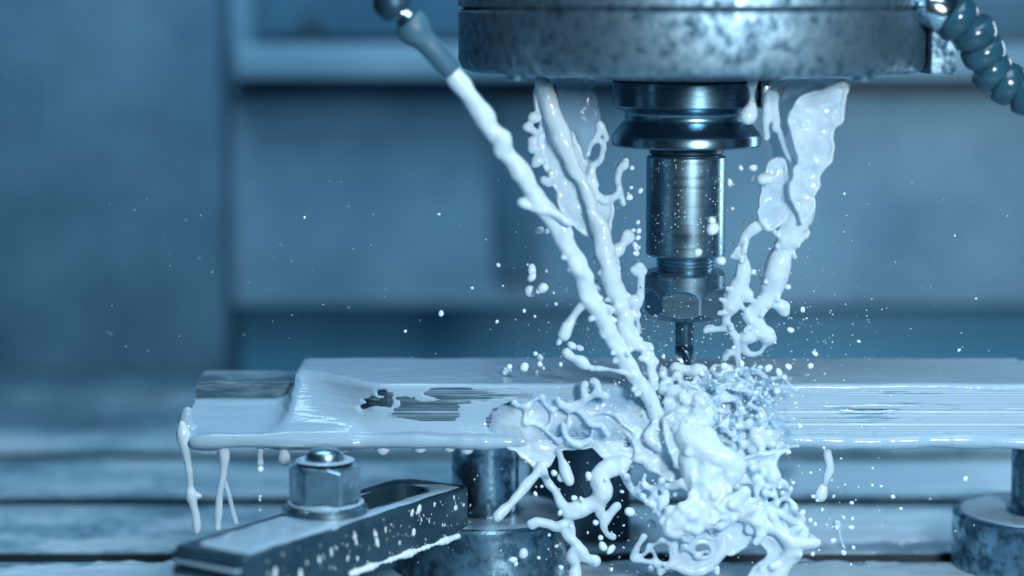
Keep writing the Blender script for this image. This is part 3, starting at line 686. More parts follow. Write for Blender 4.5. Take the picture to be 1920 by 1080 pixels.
rq.blob(1437, 258, 6, -34); rq.blob(1430, 336, 12, -40); rq.blob(1444, 335, 10, -40)
rq.strand([(p[0] - 7, p[1], p[2] * .7, -33 + (p[1] - 160) * .036) for p in rs[0][1:8]], k=2, bead=.5, wob=1.6)
pr_ = [(a, b, c, -36 + (b - 160) * .036) for a, b, c in rs[0]]; rq.fringe(pr_, 20, .05, 3.2, 9)
pr_ = [(a, b, c, -36 + (b - 160) * .036) for a, b, c in rs[5]]; rq.fringe(pr_, 12, .1, 2.8, 8)
rq.build('stream', THINM, rc, disp=.34, scl=3.2)
vl = Liquid((28, -30, 40), (78, 4, 98), 0.5)
vl.sheet([(1440, 148), (1584, 148), (1575, 190), (1500, 215), (1475, 250), (1470, 300), (1452, 300), (1440, 240), (1436, 190)], -14, .6, holes=[(1462, 175, 6, 22, .35)], rim=.4, amp=1.5, scl=12, rip=.2, seed=3.8)
vl.build('veil', VEIL, rc, disp=.1)

# hanging drop in front of the flange
dq = Liquid((10, -52, 60), (45, -28, 95), 0.4)
dq.strand([(1411, 152, 9), (1410, 168, 3.5), (1410, 190, 3), (1408, 205, 8), (1403, 218, 13)], -40, k=1.5, bead=.05); dq.blob(1402, 219, 13.5, -40)
tag(dq.build('coolant_drip', THINM, disp=.05), 'big teardrop of coolant hanging in front of the holder flange', 'drip')

# ------------------------------------------------------------------ the splash at the cut
sl = Liquid((-88, -72, -124), (76, -20, -26), 0.5)
SF = -34.0
# lobes of liquid clinging to the face and hanging below the plate
sl.sheet([(905, 812), (922, 770), (985, 738), (1030, 730), (1080, 745), (1130, 738), (1180, 745), (1215, 740), (1260, 730), (1300, 730), (1360, 740), (1430, 770), (1490, 800), (1500, 836), (1474, 841), (1457, 860), (1446, 882), (1420, 886), (1385, 880), (1340, 905), (1300, 912), (1262, 900), (1224, 882), (1200, 864), (1168, 876), (1140, 862), (1106, 840), (1075, 843), (1047, 846), (1036, 868), (1018, 880), (998, 874), (975, 855), (948, 838)],
         -31.6, 2.3, holes=[(1178, 834, 7, 5, 0), (1075, 822, 9, 4, 0)], rim=.8, amp=.6, scl=8, rip=.8, rscl=(5, 4), seed=21.0, taper=13.0)
# overlapping folds of the falling mass
sl.sheet([(1160, 800), (1215, 768), (1262, 785), (1292, 840), (1302, 908), (1264, 906), (1232, 890), (1204, 866)], -38, 1.4, rim=.7, amp=3.0, scl=9, rip=.8, rscl=(2.6, 5), seed=23.0, tilt=(-.25, .15), k=2.5)
sl.sheet([(1240, 790), (1275, 770), (1318, 785), (1352, 830), (1388, 862), (1384, 886), (1340, 900), (1300, 905), (1262, 870)], -46, 1.3, rim=1.1, amp=5, scl=8, rip=1.0, rscl=(4, 6), seed=25.0, tilt=(-.1, .25), k=2.5)
sl.sheet([(1290, 890), (1350, 880), (1386, 880), (1366, 920), (1348, 945), (1392, 962), (1340, 975), (1300, 992), (1246, 994), (1254, 964), (1296, 935)], -52, 1.4, rim=1.1, amp=5, scl=8, rip=1.0, rscl=(6, 4), seed=27.0, tilt=(.1, .15), k=2.5)
sl.sheet([(1378, 860), (1440, 845), (1478, 838), (1458, 862), (1446, 884), (1424, 894), (1402, 925), (1388, 958), (1352, 956), (1366, 905)], -42, 1.2, holes=[(1402, 905, 12, 9, .6), (1384, 932, 9, 12, .3)], rim=.9, amp=3.0, scl=8, rip=.7, rscl=(4, 4), seed=29.0, k=2.2)
sl.sheet([(1386, 950), (1420, 950), (1450, 985), (1486, 1010), (1480, 1030), (1440, 1010), (1400, 985)], -47, 1.1, rim=1.0, amp=2.5, scl=8, rip=.6, seed=30.0, k=2.2)
M = [  # (px, py, r, Y)
 [(1268, 700, 9, -30), (1275, 725, 12, -34), (1290, 750, 15, -38), (1305, 775, 15, -41), (1312, 795, 16, -44)],
 [(1275, 735, 12, -36), (1300, 742, 12, -39), (1318, 760, 14, -41), (1330, 785, 12, -42)],
 [(1282, 800, 20, -46), (1298, 828, 30, -48), (1330, 848, 30, -50), (1362, 862, 26, -51), (1378, 878, 18, -50), (1358, 902, 24, -50), (1338, 925, 28, -51), (1310, 950, 30, -53), (1278, 972, 28, -54), (1256, 988, 16, -54)],
 [(1300, 800, 16, -45), (1325, 815, 18, -48), (1345, 842, 16, -50), (1372, 862, 16, -52)],
 [(1290, 860, 20, -49), (1300, 895, 18, -50), (1318, 920, 20, -51)], [(1330, 870, 22, -50), (1325, 900, 24, -51), (1330, 940, 22, -52)],
 [(1262, 968, 18, -56), (1250, 990, 14, -55), (1268, 1000, 18, -55), (1290, 990, 14, -54), (1296, 1008, 7, -54), (1282, 1012, 5, -54)],
 [(1330, 940, 22, -52), (1365, 950, 20, -51), (1390, 962, 15, -50), (1415, 976, 12, -49), (1445, 984, 12, -49), (1470, 1002, 12, -50), (1486, 1018, 15, -50), (1508, 1018, 10, -50), (1534, 1016, 9, -50)],
 [(1486, 1018, 16, -50), (1480, 1045, 18, -49), (1462, 1070, 22, -48), (1448, 1095, 26, -48)], [(1440, 1060, 14, -48), (1424, 1078, 16, -48), (1410, 1095, 14, -48)],
 [(1370, 945, 12, -51), (1388, 930, 9, -52), (1398, 922, 8, -52)], [(1392, 958, 8, -50), (1396, 940, 6, -50)],
 [(1345, 985, 7, -47), (1352, 1010, 9, -47), (1350, 1032, 11, -47), (1340, 1052, 9, -48), (1318, 1068, 8, -48), (1290, 1070, 8, -48), (1262, 1062, 5, -49)],
 [(1262, 1062, 4, -49), (1254, 1058, 3, -49), (1230, 1055, 3, -50), (1208, 1052, 3, -50), (1188, 1046, 4, -50)], [(1188, 1046, 4, -50), (1192, 1034, 3, -50), (1200, 1018, 3, -50), (1208, 1006, 4, -50)],
 [(1262, 1060, 4, -49), (1260, 1040, 3, -49), (1254, 1018, 3, -50), (1250, 1000, 4, -52)],
 [(1257, 985, 5, -53), (1240, 972, 4, -50), (1222, 948, 4, -46), (1200, 930, 4, -44), (1182, 914, 3.5, -42), (1168, 890, 4, -40), (1166, 872, 7, -37)],
 [(1216, 940, 3, -46), (1222, 932, 2, -46), (1228, 928, 2, -46), (1236, 944, 2, -47), (1238, 954, 3, -48)], [(1192, 922, 2.6, -44), (1202, 914, 2.4, -44)], [(1228, 928, 2, -46), (1228, 918, 2, -46)], [(1200, 905, 2.5, -44), (1208, 912, 3, -44)],
 [(1238, 908, 4, -45), (1246, 918, 3, -45), (1250, 926, 3, -46), (1244, 940, 6, -48), (1240, 954, 3, -49)], [(1238, 908, 3, -45), (1262, 912, 4, -47), (1280, 906, 8, -49), (1298, 912, 9, -49)],
 # fingers below the plate, pillar side
 [(1016, 872, 8, -35), (1004, 890, 6, -37), (990, 906, 8, -39), (975, 926, 7, -41), (958, 945, 6, -43), (944, 958, 7, -44), (932, 970, 6.5, -45)],
 [(1017, 872, 6, -35), (1023, 890, 5, -37), (1030, 910, 5, -39), (1042, 925, 4, -40), (1052, 942, 6, -42), (1062, 956, 7, -43)],
 [(1046, 846, 3, -35), (1054, 862, 5, -37), (1060, 880, 7, -39), (1067, 902, 8, -41)],
 [(1165, 868, 12, -35), (1140, 878, 12, -37), (1124, 896, 9, -40), (1128, 912, 13, -42), (1130, 926, 13, -43), (1116, 938, 8, -43), (1098, 950, 7, -43), (1082, 956, 8, -43), (1068, 960, 7, -43)],
 [(1068, 958, 6, -43), (1066, 975, 4, -43), (1070, 988, 4, -43), (1072, 1003, 5, -43)], [(997, 984, 8, -44), (1008, 979, 5, -44), (1028, 983, 5, -44), (1044, 989, 7, -44), (1058, 984, 7, -44)],
 [(1054, 990, 5, -44), (1062, 1005, 6, -44), (1076, 1018, 8, -44), (1088, 1032, 8, -44), (1094, 1040, 6, -44)], [(1084, 1030, 8, -44), (1072, 1044, 7, -44), (1080, 1058, 4, -44), (1078, 1078, 9, -44)], [(1092, 1044, 6, -44), (1108, 1048, 5, -44), (1116, 1052, 8, -44)],
 [(1124, 934, 8, -43), (1124, 952, 6, -43), (1124, 966, 5, -43)], [(1124, 966, 2.2, -43), (1132, 984, 3, -43), (1138, 1002, 2, -43), (1150, 1008, 3.5, -43)],
 [(1132, 980, 4, -42), (1140, 968, 5, -42), (1148, 958, 4, -42), (1158, 948, 4.5, -42)],
 # right of the mass
 [(1446, 870, 10, -40), (1436, 880, 8, -42), (1420, 892, 9, -43), (1424, 906, 6, -43), (1420, 920, 4, -44), (1422, 940, 3, -45), (1428, 960, 4, -46), (1428, 975, 6, -48)],
 [(1444, 874, 7, -43), (1450, 892, 10, -44), (1446, 898, 9, -44)], [(1428, 908, 7, -43), (1438, 912, 5, -44), (1444, 905, 3, -44), (1440, 922, 3, -44), (1432, 938, 3, -45)],
 [(1428, 938, 3, -45), (1436, 948, 4, -46), (1446, 956, 5, -47), (1438, 968, 7, -48), (1432, 978, 7, -49)], [(1446, 956, 4, -47), (1462, 962, 5, -47), (1474, 968, 5, -47), (1486, 978, 4, -47), (1502, 986, 5, -47), (1508, 997, 7, -47)],
 [(1472, 966, 5, -47), (1476, 956, 6, -47), (1482, 948, 8, -47)], [(1438, 948, 2, -46), (1448, 952, 2, -46), (1455, 950, 2, -46)], [(1452, 902, 3, -44), (1464, 905, 3.5, -44), (1472, 911, 4, -44)],
 [(1409, 872, 5, -42), (1409, 888, 4, -42)], [(1232, 800, 10, -37), (1246, 822, 7, -39), (1262, 838, 8, -41), (1280, 845, 10, -44)], [(1222, 805, 6, -38), (1218, 822, 7, -39), (1236, 838, 7, -40)],
 # ridges of the open cells on the face
 [(1062, 772, 3, -36), (1080, 768, 3, -36), (1096, 780, 3, -36), (1108, 796, 3, -37), (1128, 798, 3, -37), (1140, 815, 3, -37)], [(1056, 795, 4, -36), (1060, 818, 4, -37), (1080, 834, 5, -37), (1106, 826, 4, -37)],
 [(1045, 750, 4, -36), (1060, 762, 4, -36), (1085, 760, 5, -36), (1098, 748, 4, -37), (1095, 730, 4, -37), (1098, 720, 4, -37)], [(1098, 748, 3, -37), (1118, 735, 4, -38), (1120, 720, 4, -38), (1112, 714, 4, -38)], [(1116, 738, 4, -38), (1130, 740, 3, -39), (1136, 742, 4, -39)],
]
for f in M:
    if max(p[2] for p in f) > 15: f = [(a, b, r * (.55 if b > 930 else .62), y) for a, b, r, y in f]
    big = max(p[2] for p in f) > 12
    sl.strand(f, k=3.0 if big else 1.5, bead=.16 if big else .2, wob=.8 if big else .35)
    e = f[-1]
    if not big: sl.blob(e[0], e[1], e[2] * 1.15, e[3], 1.4)
VEILS = []
VEILS.append(([(1250, 996), (1300, 1004), (1345, 985), (1352, 1010), (1350, 1035), (1335, 1056), (1312, 1068), (1270, 1066), (1258, 1050)], -49, .9, dict(holes=[(1318, 1030, 14, 11, 0), (1336, 996, 10, 9, 0)], rim=.7, amp=1.5, scl=9, rip=.25, seed=31.0)))
VEILS.append(([(1345, 982), (1400, 972), (1450, 992), (1484, 1020), (1482, 1060), (1465, 1095), (1402, 1095), (1408, 1066), (1436, 1042), (1420, 1020), (1395, 1030), (1372, 1042), (1352, 1030)], -47, 1.2, dict(holes=[(1412, 1028, 10, 12, .4)], rim=.7, amp=2.4, scl=10, rip=.7, rscl=(6, 4), seed=33.0)))
sl.web([(1385, 880), (1450, 865), (1480, 900), (1515, 985), (1545, 1022), (1490, 1042), (1400, 1002), (1368, 940)], 30, -46, 3.0, 46)
sl.web([(1168, 882), (1240, 890), (1266, 980), (1228, 962), (1188, 925)], 11, -45, 2.6, 40)
sl.web([(955, 748), (1060, 738), (1165, 738), (1215, 830), (1100, 834), (990, 842)], 13, -34.2, 2.5, 66, jy=.6)
sl.web([(1180, 1045), (1255, 1000), (1345, 1000), (1360, 1075), (1230, 1078)], 15, -49, 2.6, 44)
sl.web([(1240, 700), (1300, 705), (1380, 740), (1440, 800), (1470, 830), (1390, 850), (1330, 800), (1260, 760)], 26, -37, 3.4, 44, jy=3)
sl.web([(1235, 985), (1262, 945), (1320, 915), (1400, 940), (1395, 985), (1300, 1004)], 20, -54, 3.4, 42, k=1.8)
# lumps on the face and round the cutter
for i in range(60):
    x = 1190 + random.betavariate(1.5, 1.8) * 290; y = random.uniform(728, 870); sl.blob(x, y, 3 + 12 * random.random() ** 2, random.uniform(-39, -33), 3.0)
for i in range(40):
    x = random.uniform(1190, 1400); y = random.uniform(690, 716); sl.blob(x, y, random.uniform(4, 12), random.uniform(-27, -20.5), 2.6)
# lumps and lobes all over the falling mass
spine = catmull([(1275, 735, -38), (1298, 775, -42), (1290, 810, -47), (1312, 838, -50), (1360, 862, -52), (1362, 900, -51), (1330, 935, -52), (1290, 965, -55), (1345, 950, -51), (1400, 968, -50), (1450, 988, -49), (1484, 1018, -50), (1470, 1060, -48)], 12)
for i in range(36):
    c_ = spine[random.randrange(len(spine))]; sl.blob(c_[0] + random.gauss(0, 17), c_[1] + random.gauss(0, 15), random.uniform(3, 8.5), c_[2] + random.uniform(-5, 5), 2.6)
for i in range(34):
    c_ = spine[random.randrange(len(spine))]; an = random.uniform(0, 6.28); ln = random.uniform(22, 52); r = random.uniform(2, 4.5); cx, cy = c_[0], c_[1]; pts = []
    for s_ in range(5):
        pts.append((cx, cy, r * (1.5 - .22 * s_), c_[2] - s_ * .6)); an += random.gauss(0, .3); cx += ln / 4 * math.cos(an); cy += ln / 4 * math.sin(an)
    sl.strand(pts, k=2.0, bead=.25, wob=.4); sl.blob(pts[-1][0], pts[-1][1], r * 1.2, pts[-1][3], 1.5)
sproot = thing('coolant_splash', 'big torn splash of milky coolant bursting off the plate below the cutter', 'coolant', (10, -40, zbot))
sl.build('body', THINM, sproot, disp=.30, scl=3.0)
# torn crown of threads and beads thrown up beside the cutter
cr = Liquid((-2, -62, -66), (56, -22, -26), 0.36)
cr.sheet([(1268, 712), (1300, 718), (1330, 745), (1352, 775), (1340, 805), (1300, 800), (1280, 765)], -39, 1.5, rim=.9, amp=3.5, scl=6, rip=1.0, rscl=(3, 3), seed=51.0, k=2)
cr.web([(1300, 702), (1400, 690), (1490, 694), (1500, 740), (1450, 815), (1360, 815), (1310, 770)], 26, -41, 1.7, 44, k=.8, jy=6)
for i in range(16):
    x = 1295 + random.betavariate(1.1, 2.0) * 170; y = random.uniform(705, 822)
    Y0 = random.uniform(-40, -33); r = random.choice((1.6, 1.8, 2.2, 2.8)); an = math.radians(random.gauss(-45, 55))
    def branch(cx, cy, an, ln, r, Y0, depth):
        pts = []
        for s_ in range(5):
            pts.append((cx, cy, r * (1.25 - .13 * s_), Y0 - s_ * .9)); an += random.gauss(0, .3); cx += ln / 4 * math.cos(an); cy += ln / 4 * math.sin(an)
        cr.strand(pts, k=1.0, bead=.2, wob=.2, sub=4); cr.blob(pts[-1][0], pts[-1][1], r * random.uniform(1.1, 2.2), pts[-1][3], .8)
        if depth and random.random() < .7: branch(pts[2][0], pts[2][1], an + random.choice((-1, 1)) * random.uniform(.6, 1.2), ln * .6, r * .85, pts[2][3], depth - 1)
    branch(x, y, an, random.uniform(18, 52), r, Y0, 2)
for i in range(45):
    x = 1280 + random.betavariate(1.2, 2.0) * 190; cr.blob(x, random.uniform(700, 830), 1.6 + 5 * random.random() ** 3, random.uniform(-48, -33), .9)
cr.build('crown', THINM, sproot, disp=.08, scl=2.0)
sv = Liquid((-20, -62, -124), (60, -36, -90), 0.5)
for v_ in VEILS: sv.sheet(*v_[:3], **v_[3])
sv.build('veil', VEIL2, sproot, disp=.2)

# ------------------------------------------------------------------ drips under the plate
def drip(strs, label, Y=-31, group=None, bead=.12, h=.45):
    pts = np.array([P(a, b, Y) for s_ in strs for a, b, r in s_]); r = max(p[2] for s_ in strs for p in s_) * PX(Y) + 3
    q = Liquid(pts.min(0) - r, pts.max(0) + r, h)
    for s_ in strs: q.strand(s_, Y, k=1.2, bead=bead); q.blob(*s_[-1][:2], s_[-1][2], Y)
    return tag(q.build('coolant_drip', THINM, disp=.06, origin=pts[0]), label, 'drip', group)
drip([[(341, 795, 8), (345, 825, 9), (349, 850, 8), (355, 885, 5), (357, 915, 5), (358, 925, 9), (362, 945, 5), (367, 965, 5), (369, 985, 5), (369, 997, 3)], [(358, 925, 6), (374, 930, 3)]], 'long knotted coolant strand falling off the outer corner of the plate end', bead=.2)
drip([[(418, 838, 11), (421, 860, 8), (418, 893, 6), (412, 925, 5), (410, 955, 6), (408, 990, 5)]], 'thick straight coolant strand dripping from the plate end onto the clamp bar', Y=-32)
drip([[(420, 900, 3.5), (430, 930, 3.5), (437, 960, 3.5), (443, 980, 3)]], 'thin slanted coolant thread beside the thick strand', Y=-30)
drip([[(488, 836, 5), (488, 848, 3), (488, 862, 3), (488, 870, 3.5)]], 'thin short drip hanging from the plate between the strands and the nut')
drip([[(533, 836, 9), (533, 848, 8), (533, 862, 10)]], 'fat rounded drip hanging from the plate just beside the nut')
for x, y, r in ((647, 836, 9), (717, 842, 9), (787, 838, 9), (842, 836, 9), (875, 840, 10)):
    drip([[(x - 14, 833, 4), (x, y, r)], [(x + 14, 833, 4), (x, y, r)]], 'low bulging coolant bead under the lower plate edge by the pillar', group='beads under the plate edge')
drip([[(1551, 836, 7), (1552, 855, 6), (1556, 878, 7), (1550, 895, 5), (1547, 908, 2)]], 'wavy coolant drip hanging under the plate away from the splash', Y=-30)
drip([[(1543, 915, 8), (1538, 930, 10)]], 'stubby detached coolant blob falling below the wavy drip', Y=-30)
drip([[(1568, 980, 6), (1572, 990, 3), (1576, 1010, 1.5), (1583, 1028, 1.5)]], 'small coolant drop with a thread tail above the table slot', Y=-25)

# ------------------------------------------------------------------ droplets
def dropmesh(i):
    bm = bmesh.new(); bmesh.ops.create_icosphere(bm, subdivisions=3, radius=1.0)
    for v in bm.verts:
        c = np.array(v.co); n = float(noise3(c * 0.9 + i * 5.3)); v.co = Vector(c * (1 + .14 * n) * (1, 1, 1 + .10 * (i % 3)))
    me = bpy.data.meshes.new('coolant_droplet'); bm.to_mesh(me); bm.free()
    me.polygons.foreach_set('use_smooth', np.ones(len(me.polygons), dtype=bool)); me.materials.append(MILK); return me
DM = [dropmesh(i) for i in range(5)]
def droplet(px, py, r, Y, label, group, el=None):
    me = DM[random.randrange(5)]; o = bpy.data.objects.new('coolant_droplet', me); col.objects.link(o)
    o.location = Vector(P(px, py, Y)) * S; s = r * PX(Y) * S; e = el or random.uniform(1, 1.35)
    o.scale = (s, s, s * e); o.rotation_euler = (random.uniform(-.5, .5), random.uniform(-1.5, 1.5), 0)
    size = 'tiny' if r < 2.2 else 'small' if r < 4 else 'middling' if r < 7 else 'fat'
    shape = 'long' if e > 1.22 else 'flattened' if e < .9 else 'round'
    return tag(o, '%s %s %s' % (size, shape, label), 'droplet', '%s %s %s' % (size, shape, group))
G = {'left': ('milky droplet flying in clear air on the nozzle side of the jets', 'droplets beside the nozzle jet'),
     'mid': ('milky droplet flying between the spindle jets and the tool holder', 'droplets between jets and tool holder'),
     'front': ('blurred milky droplet hanging in front of the tool holder body', 'droplets in front of the tool holder'),
     'right': ('milky droplet flying around the curtain on the hose side', 'droplets around the hose side curtain'),
     'top': ('milky droplet splashing just above the plate surface', 'droplets above the plate'),
     'low': ('milky droplet falling below the plate beside the pillar', 'droplets below the plate by the pillar'),
     'lowr': ('milky droplet falling below the plate beyond the big splash', 'droplets below the plate beyond the splash')}
given = [(827, 588, 5.5, 'left'), (885, 540, 3, 'left'), (934, 497, 4, 'left'), (760, 621, 3, 'left'), (943, 536, 2, 'left'), (1012, 432, 7, 'left'), (1026, 434, 5, 'left'), (998, 508, 8, 'left', 1.5), (997, 520, 8, 'left', 1.2), (995, 546, 11, 'left', 1), (1009, 546, 5, 'left'), (1018, 540, 9, 'left', 1.3), (1062, 543, 7, 'left', 1),
         (1049, 523, 3.5, 'left'), (1050, 535, 4, 'left'), (1043, 570, 4, 'left'), (1038, 549, 2.5, 'left'), (983, 583, 3.5, 'left'), (1003, 593, 2.5, 'left'), (1102, 617, 3.5, 'left'), (1072, 648, 7, 'left', 1.3), (1048, 641, 6, 'left'), (1087, 652, 6, 'left'), (1004, 663, 4.5, 'left'), (932, 603, 3, 'left'), (571, 408, 2.2, 'left'), (823, 402, 2.5, 'left'), (990, 497, 3, 'left'), (1025, 508, 3, 'left'), (955, 688, 6, 'left'), (983, 689, 9, 'left'), (1012, 683, 5, 'left'),
         (1180, 370, 8, 'mid', .8), (1183, 352, 4, 'mid'), (1185, 315, 4.5, 'mid'), (1157, 308, 4, 'mid'), (1173, 302, 6, 'mid'), (1201, 358, 4.5, 'mid'), (1196, 417, 4.5, 'mid'), (1187, 432, 4, 'mid'), (1198, 433, 5, 'mid'), (1196, 446, 5, 'mid'), (1192, 462, 6, 'mid', 1.4), (1193, 475, 6, 'mid', 1.2), (1118, 529, 4, 'mid'), (1140, 385, 3, 'mid'),
         (1335, 413, 7, 'front'), (1336, 430, 12, 'front', 1.1), (1308, 473, 8, 'front', 1), (1352, 489, 9, 'front', 1),
         (1368, 343, 6, 'right'), (1412, 315, 7, 'right'), (1389, 315, 5, 'right'), (1411, 335, 9, 'right', .6), (1374, 483, 4, 'right'), (1412, 510, 6, 'right', 1), (1430, 520, 5, 'right'), (1477, 538, 6, 'right'), (1449, 477, 7, 'right'), (1505, 581, 5, 'right'), (1483, 619, 6, 'right'), (1528, 663, 5, 'right'), (1512, 597, 2, 'right'), (1583, 363, 2.5, 'right'), (1451, 434, 6, 'right'), (1373, 456, 4, 'right'), (1610, 640, 3, 'right'), (1830, 560, 2, 'right'), (1798, 657, 3, 'right'), (1790, 442, 2, 'right'), (1403, 551, 7, 'right'), (1418, 572, 6, 'right'),
         (1357, 687, 8, 'top', 1), (1440, 691, 9, 'top', .7), (1302, 700, 9, 'top'), (1478, 688, 8, 'top', .7), (1520, 686, 6, 'top', .8), (1316, 700, 6, 'top'), (1390, 682, 6, 'top'), (1427, 690, 5, 'top'), (1460, 698, 6, 'top'), (1394, 765, 8, 'top', 1), (1330, 770, 9, 'top', 1), (1404, 752, 6, 'top'), (1423, 768, 7, 'top'), (1449, 780, 6, 'top'),
         (1039, 887, 6, 'low', 1), (1053, 894, 9, 'low', 1), (1105, 894, 8, 'low'), (1077, 934, 6.5, 'low', .8), (1090, 936, 4, 'low'), (1004, 926, 4, 'low'), (981, 1038, 10, 'low', 1), (962, 1050, 6, 'low'), (967, 1057, 4.5, 'low'), (1050, 962, 5, 'low'), (1117, 980, 6, 'low', .8), (1181, 959, 9, 'low'), (1222, 984, 11, 'low', .8), (1126, 1008, 5, 'low'), (1131, 1025, 8, 'low'), (1146, 1030, 6, 'low', 1.8), (1043, 1024, 3.5, 'low'), (1136, 899, 3.5, 'low'), (1016, 912, 3, 'low'), (1166, 922, 3, 'low'), (1052, 1064, 5, 'low'), (1146, 1068, 4, 'low'), (1220, 1066, 6, 'low'), (1010, 1046, 3.5, 'low'), (488, 880, 6.5, 'low', 1), (487, 931, 3.5, 'low'), (487, 937, 3, 'low'), (487, 957, 3, 'low'),
         (1478, 847, 5, 'lowr'), (1487, 905, 4, 'lowr'), (1466, 925, 5, 'lowr', 1.2), (1504, 962, 6, 'lowr', 1.2), (1519, 976, 5, 'lowr'), (1491, 995, 5, 'lowr'), (1563, 931, 3, 'lowr'), (1525, 931, 4, 'lowr'), (1597, 943, 3.5, 'lowr'), (1598, 973, 4, 'lowr'), (1596, 989, 5, 'lowr'), (1689, 954, 3.5, 'lowr'), (1674, 931, 4, 'lowr'), (1810, 898, 5, 'lowr'), (1562, 1014, 5, 'lowr'), (1342, 1068, 9, 'lowr', 1.1), (1265, 1002, 6, 'lowr', 1.2), (1322, 1000, 7, 'lowr', 1.2), (1382, 1010, 5, 'lowr'), (1460, 1095, 5, 'lowr'), (1636, 878, 2.5, 'lowr'), (1652, 912, 3, 'lowr'), (1582, 1036, 5, 'lowr'), (1545, 840, 3, 'lowr')]
for g in given:
    Yd = {'left': -25, 'mid': -22, 'front': -52, 'right': -18, 'top': -28, 'low': -42, 'lowr': -38}[g[3]]
    droplet(g[0], g[1], g[2], Yd + random.uniform(-6, 6), *G[g[3]], el=g[4] if len(g) > 4 else None)
for n_, x0, x1, y0, y1, r0, r1, Y0, Y1, key in ((16, 1140, 1205, 300, 650, 1.2, 3.5, -30, -8, 'mid'), (20, 1370, 1500, 330, 660, 1.2, 4, -30, 0, 'right'), (26, 1290, 1500, 680, 800, 1.5, 5, -55, -35, 'top'), (14, 940, 1260, 668, 700, 2, 7, -30, 0, 'top'),
                                                (22, 1000, 1250, 880, 1060, 1.3, 4, -50, -36, 'low'), (26, 1440, 1640, 850, 1060, 1.3, 5, -50, -30, 'lowr')):
    for i in range(n_):
        droplet(random.uniform(x0, x1), random.uniform(y0, y1), r0 + (r1 - r0) * random.random() ** 2, random.uniform(Y0, Y1), *G[key])
# finest spray, far too many specks to count
bm = bmesh.new()
def speck(px, py, r, Y):
    m = Matrix.Translation(Vector(P(px, py, Y)) * S) @ Matrix.Diagonal((r * PX(Y) * S,) * 3 + (1,)); bmesh.ops.create_icosphere(bm, subdivisions=1, radius=1.0, matrix=m)
for i in range(1500):
    t_ = random.random()
    if t_ < .35: speck(random.gauss(1300, 150), random.uniform(560, 720), random.uniform(.6, 1.8), random.uniform(-40, 25))
    elif t_ < .6: speck(random.gauss(1350, 110), random.uniform(700, 830), random.uniform(.8, 2.4), random.uniform(-56, -36))
    elif t_ < .8: speck(random.gauss(1300, 190), random.uniform(850, 1075), random.uniform(.7, 2.0), random.uniform(-58, -30))
    elif t_ < .9: speck(random.uniform(200, 1920), random.uniform(330, 680), random.uniform(.5, 1.3), random.uniform(-30, 40))
    else: speck(random.gauss(1300, 160), random.uniform(300, 620), random.uniform(.6, 1.6), random.uniform(-30, 20))
me = bpy.data.meshes.new('coolant_spray'); bm.to_mesh(me); bm.free(); me.polygons.foreach_set('use_smooth', np.ones(len(me.polygons), dtype=bool))
tag(link('coolant_spray', me, MILK), 'finest mist of coolant specks around the cutter', 'spray', kind='stuff')

# ------------------------------------------------------------------ coolant nozzle (left) and jointed hose (right)
def along(name, prof, a, b, mat, parent, n=48):
    """lathe profile (r, t along a->b in mm) laid from a towards b"""
    a = np.array(a, float); d = np.array(b, float) - a; d /= np.linalg.norm(d)
    u = np.cross(d, [0, 1, 0]); u /= np.linalg.norm(u); v = np.cross(d, u); V, Fc = [], []
    for r, t in prof:
        for j in range(n):
            q = 2 * math.pi * j / n; V.append(a + d * t + max(r, .01) * (u * math.cos(q) + v * math.sin(q)))
    for i in range(len(prof) - 1):
        for j in range(n):
            p = i * n + j; w = i * n + (j + 1) % n; Fc.append((p, w, w + n, p + n))
    o = mesh(name, V, Fc, mat, parent, True)
    b_ = bmesh.new(); b_.from_mesh(o.data); bmesh.ops.recalc_face_normals(b_, faces=b_.faces); b_.to_mesh(o.data); b_.free()
    return sharp(o, 40)
A0, A1 = P(848, 136, -70), P(764, 38, -74); nl_ = np.linalg.norm(A1 - A0)
nz = thing('coolant_nozzle', 'grey plastic coolant nozzle tip on a dark jointed hose beside the spindle', 'nozzle', A0)
along('nozzle_tip', [(3.0, 6), (3.4, .3), (3.9, 0), (4.2, .5), (4.5, nl_ * .55), (5.0, nl_ * .68), (6.2, nl_ * .76), (6.6, nl_ * .84), (6.6, nl_ * .97), (6.2, nl_), (3.5, nl_)], A0, A1, NOZZ, nz)
B1 = P(722, -8, -77)
along('ball_joint', [(0, -1), (3.4, -.5), (4.2, 1.5), (3.4, 3.2), (3.0, 4.5), (3.4, 6), (0, 7)], A1, B1, BRIGHT, nz)
A2 = A1 + (B1 - A1) / np.linalg.norm(B1 - A1) * 4.4
hl = along('hose_link', [(3.5, 0), (5.6, .3), (6.8, 1.8), (7.1, 5), (6.6, 8), (5.2, 9.5), (4.0, 11), (4.2, 13), (0, 13)], A2, B1, DARKST, nz)
A3 = A2 + (B1 - A1) / np.linalg.norm(B1 - A1) * 11
along('hose_link', [(3.5, 0), (5.6, .3), (6.8, 1.8), (7.1, 5), (6.6, 8), (5.2, 9.5), (4.0, 11), (0, 13)], A3, A3 + (B1 - A1) + np.array([0, 0, 6]), DARKST, nz)

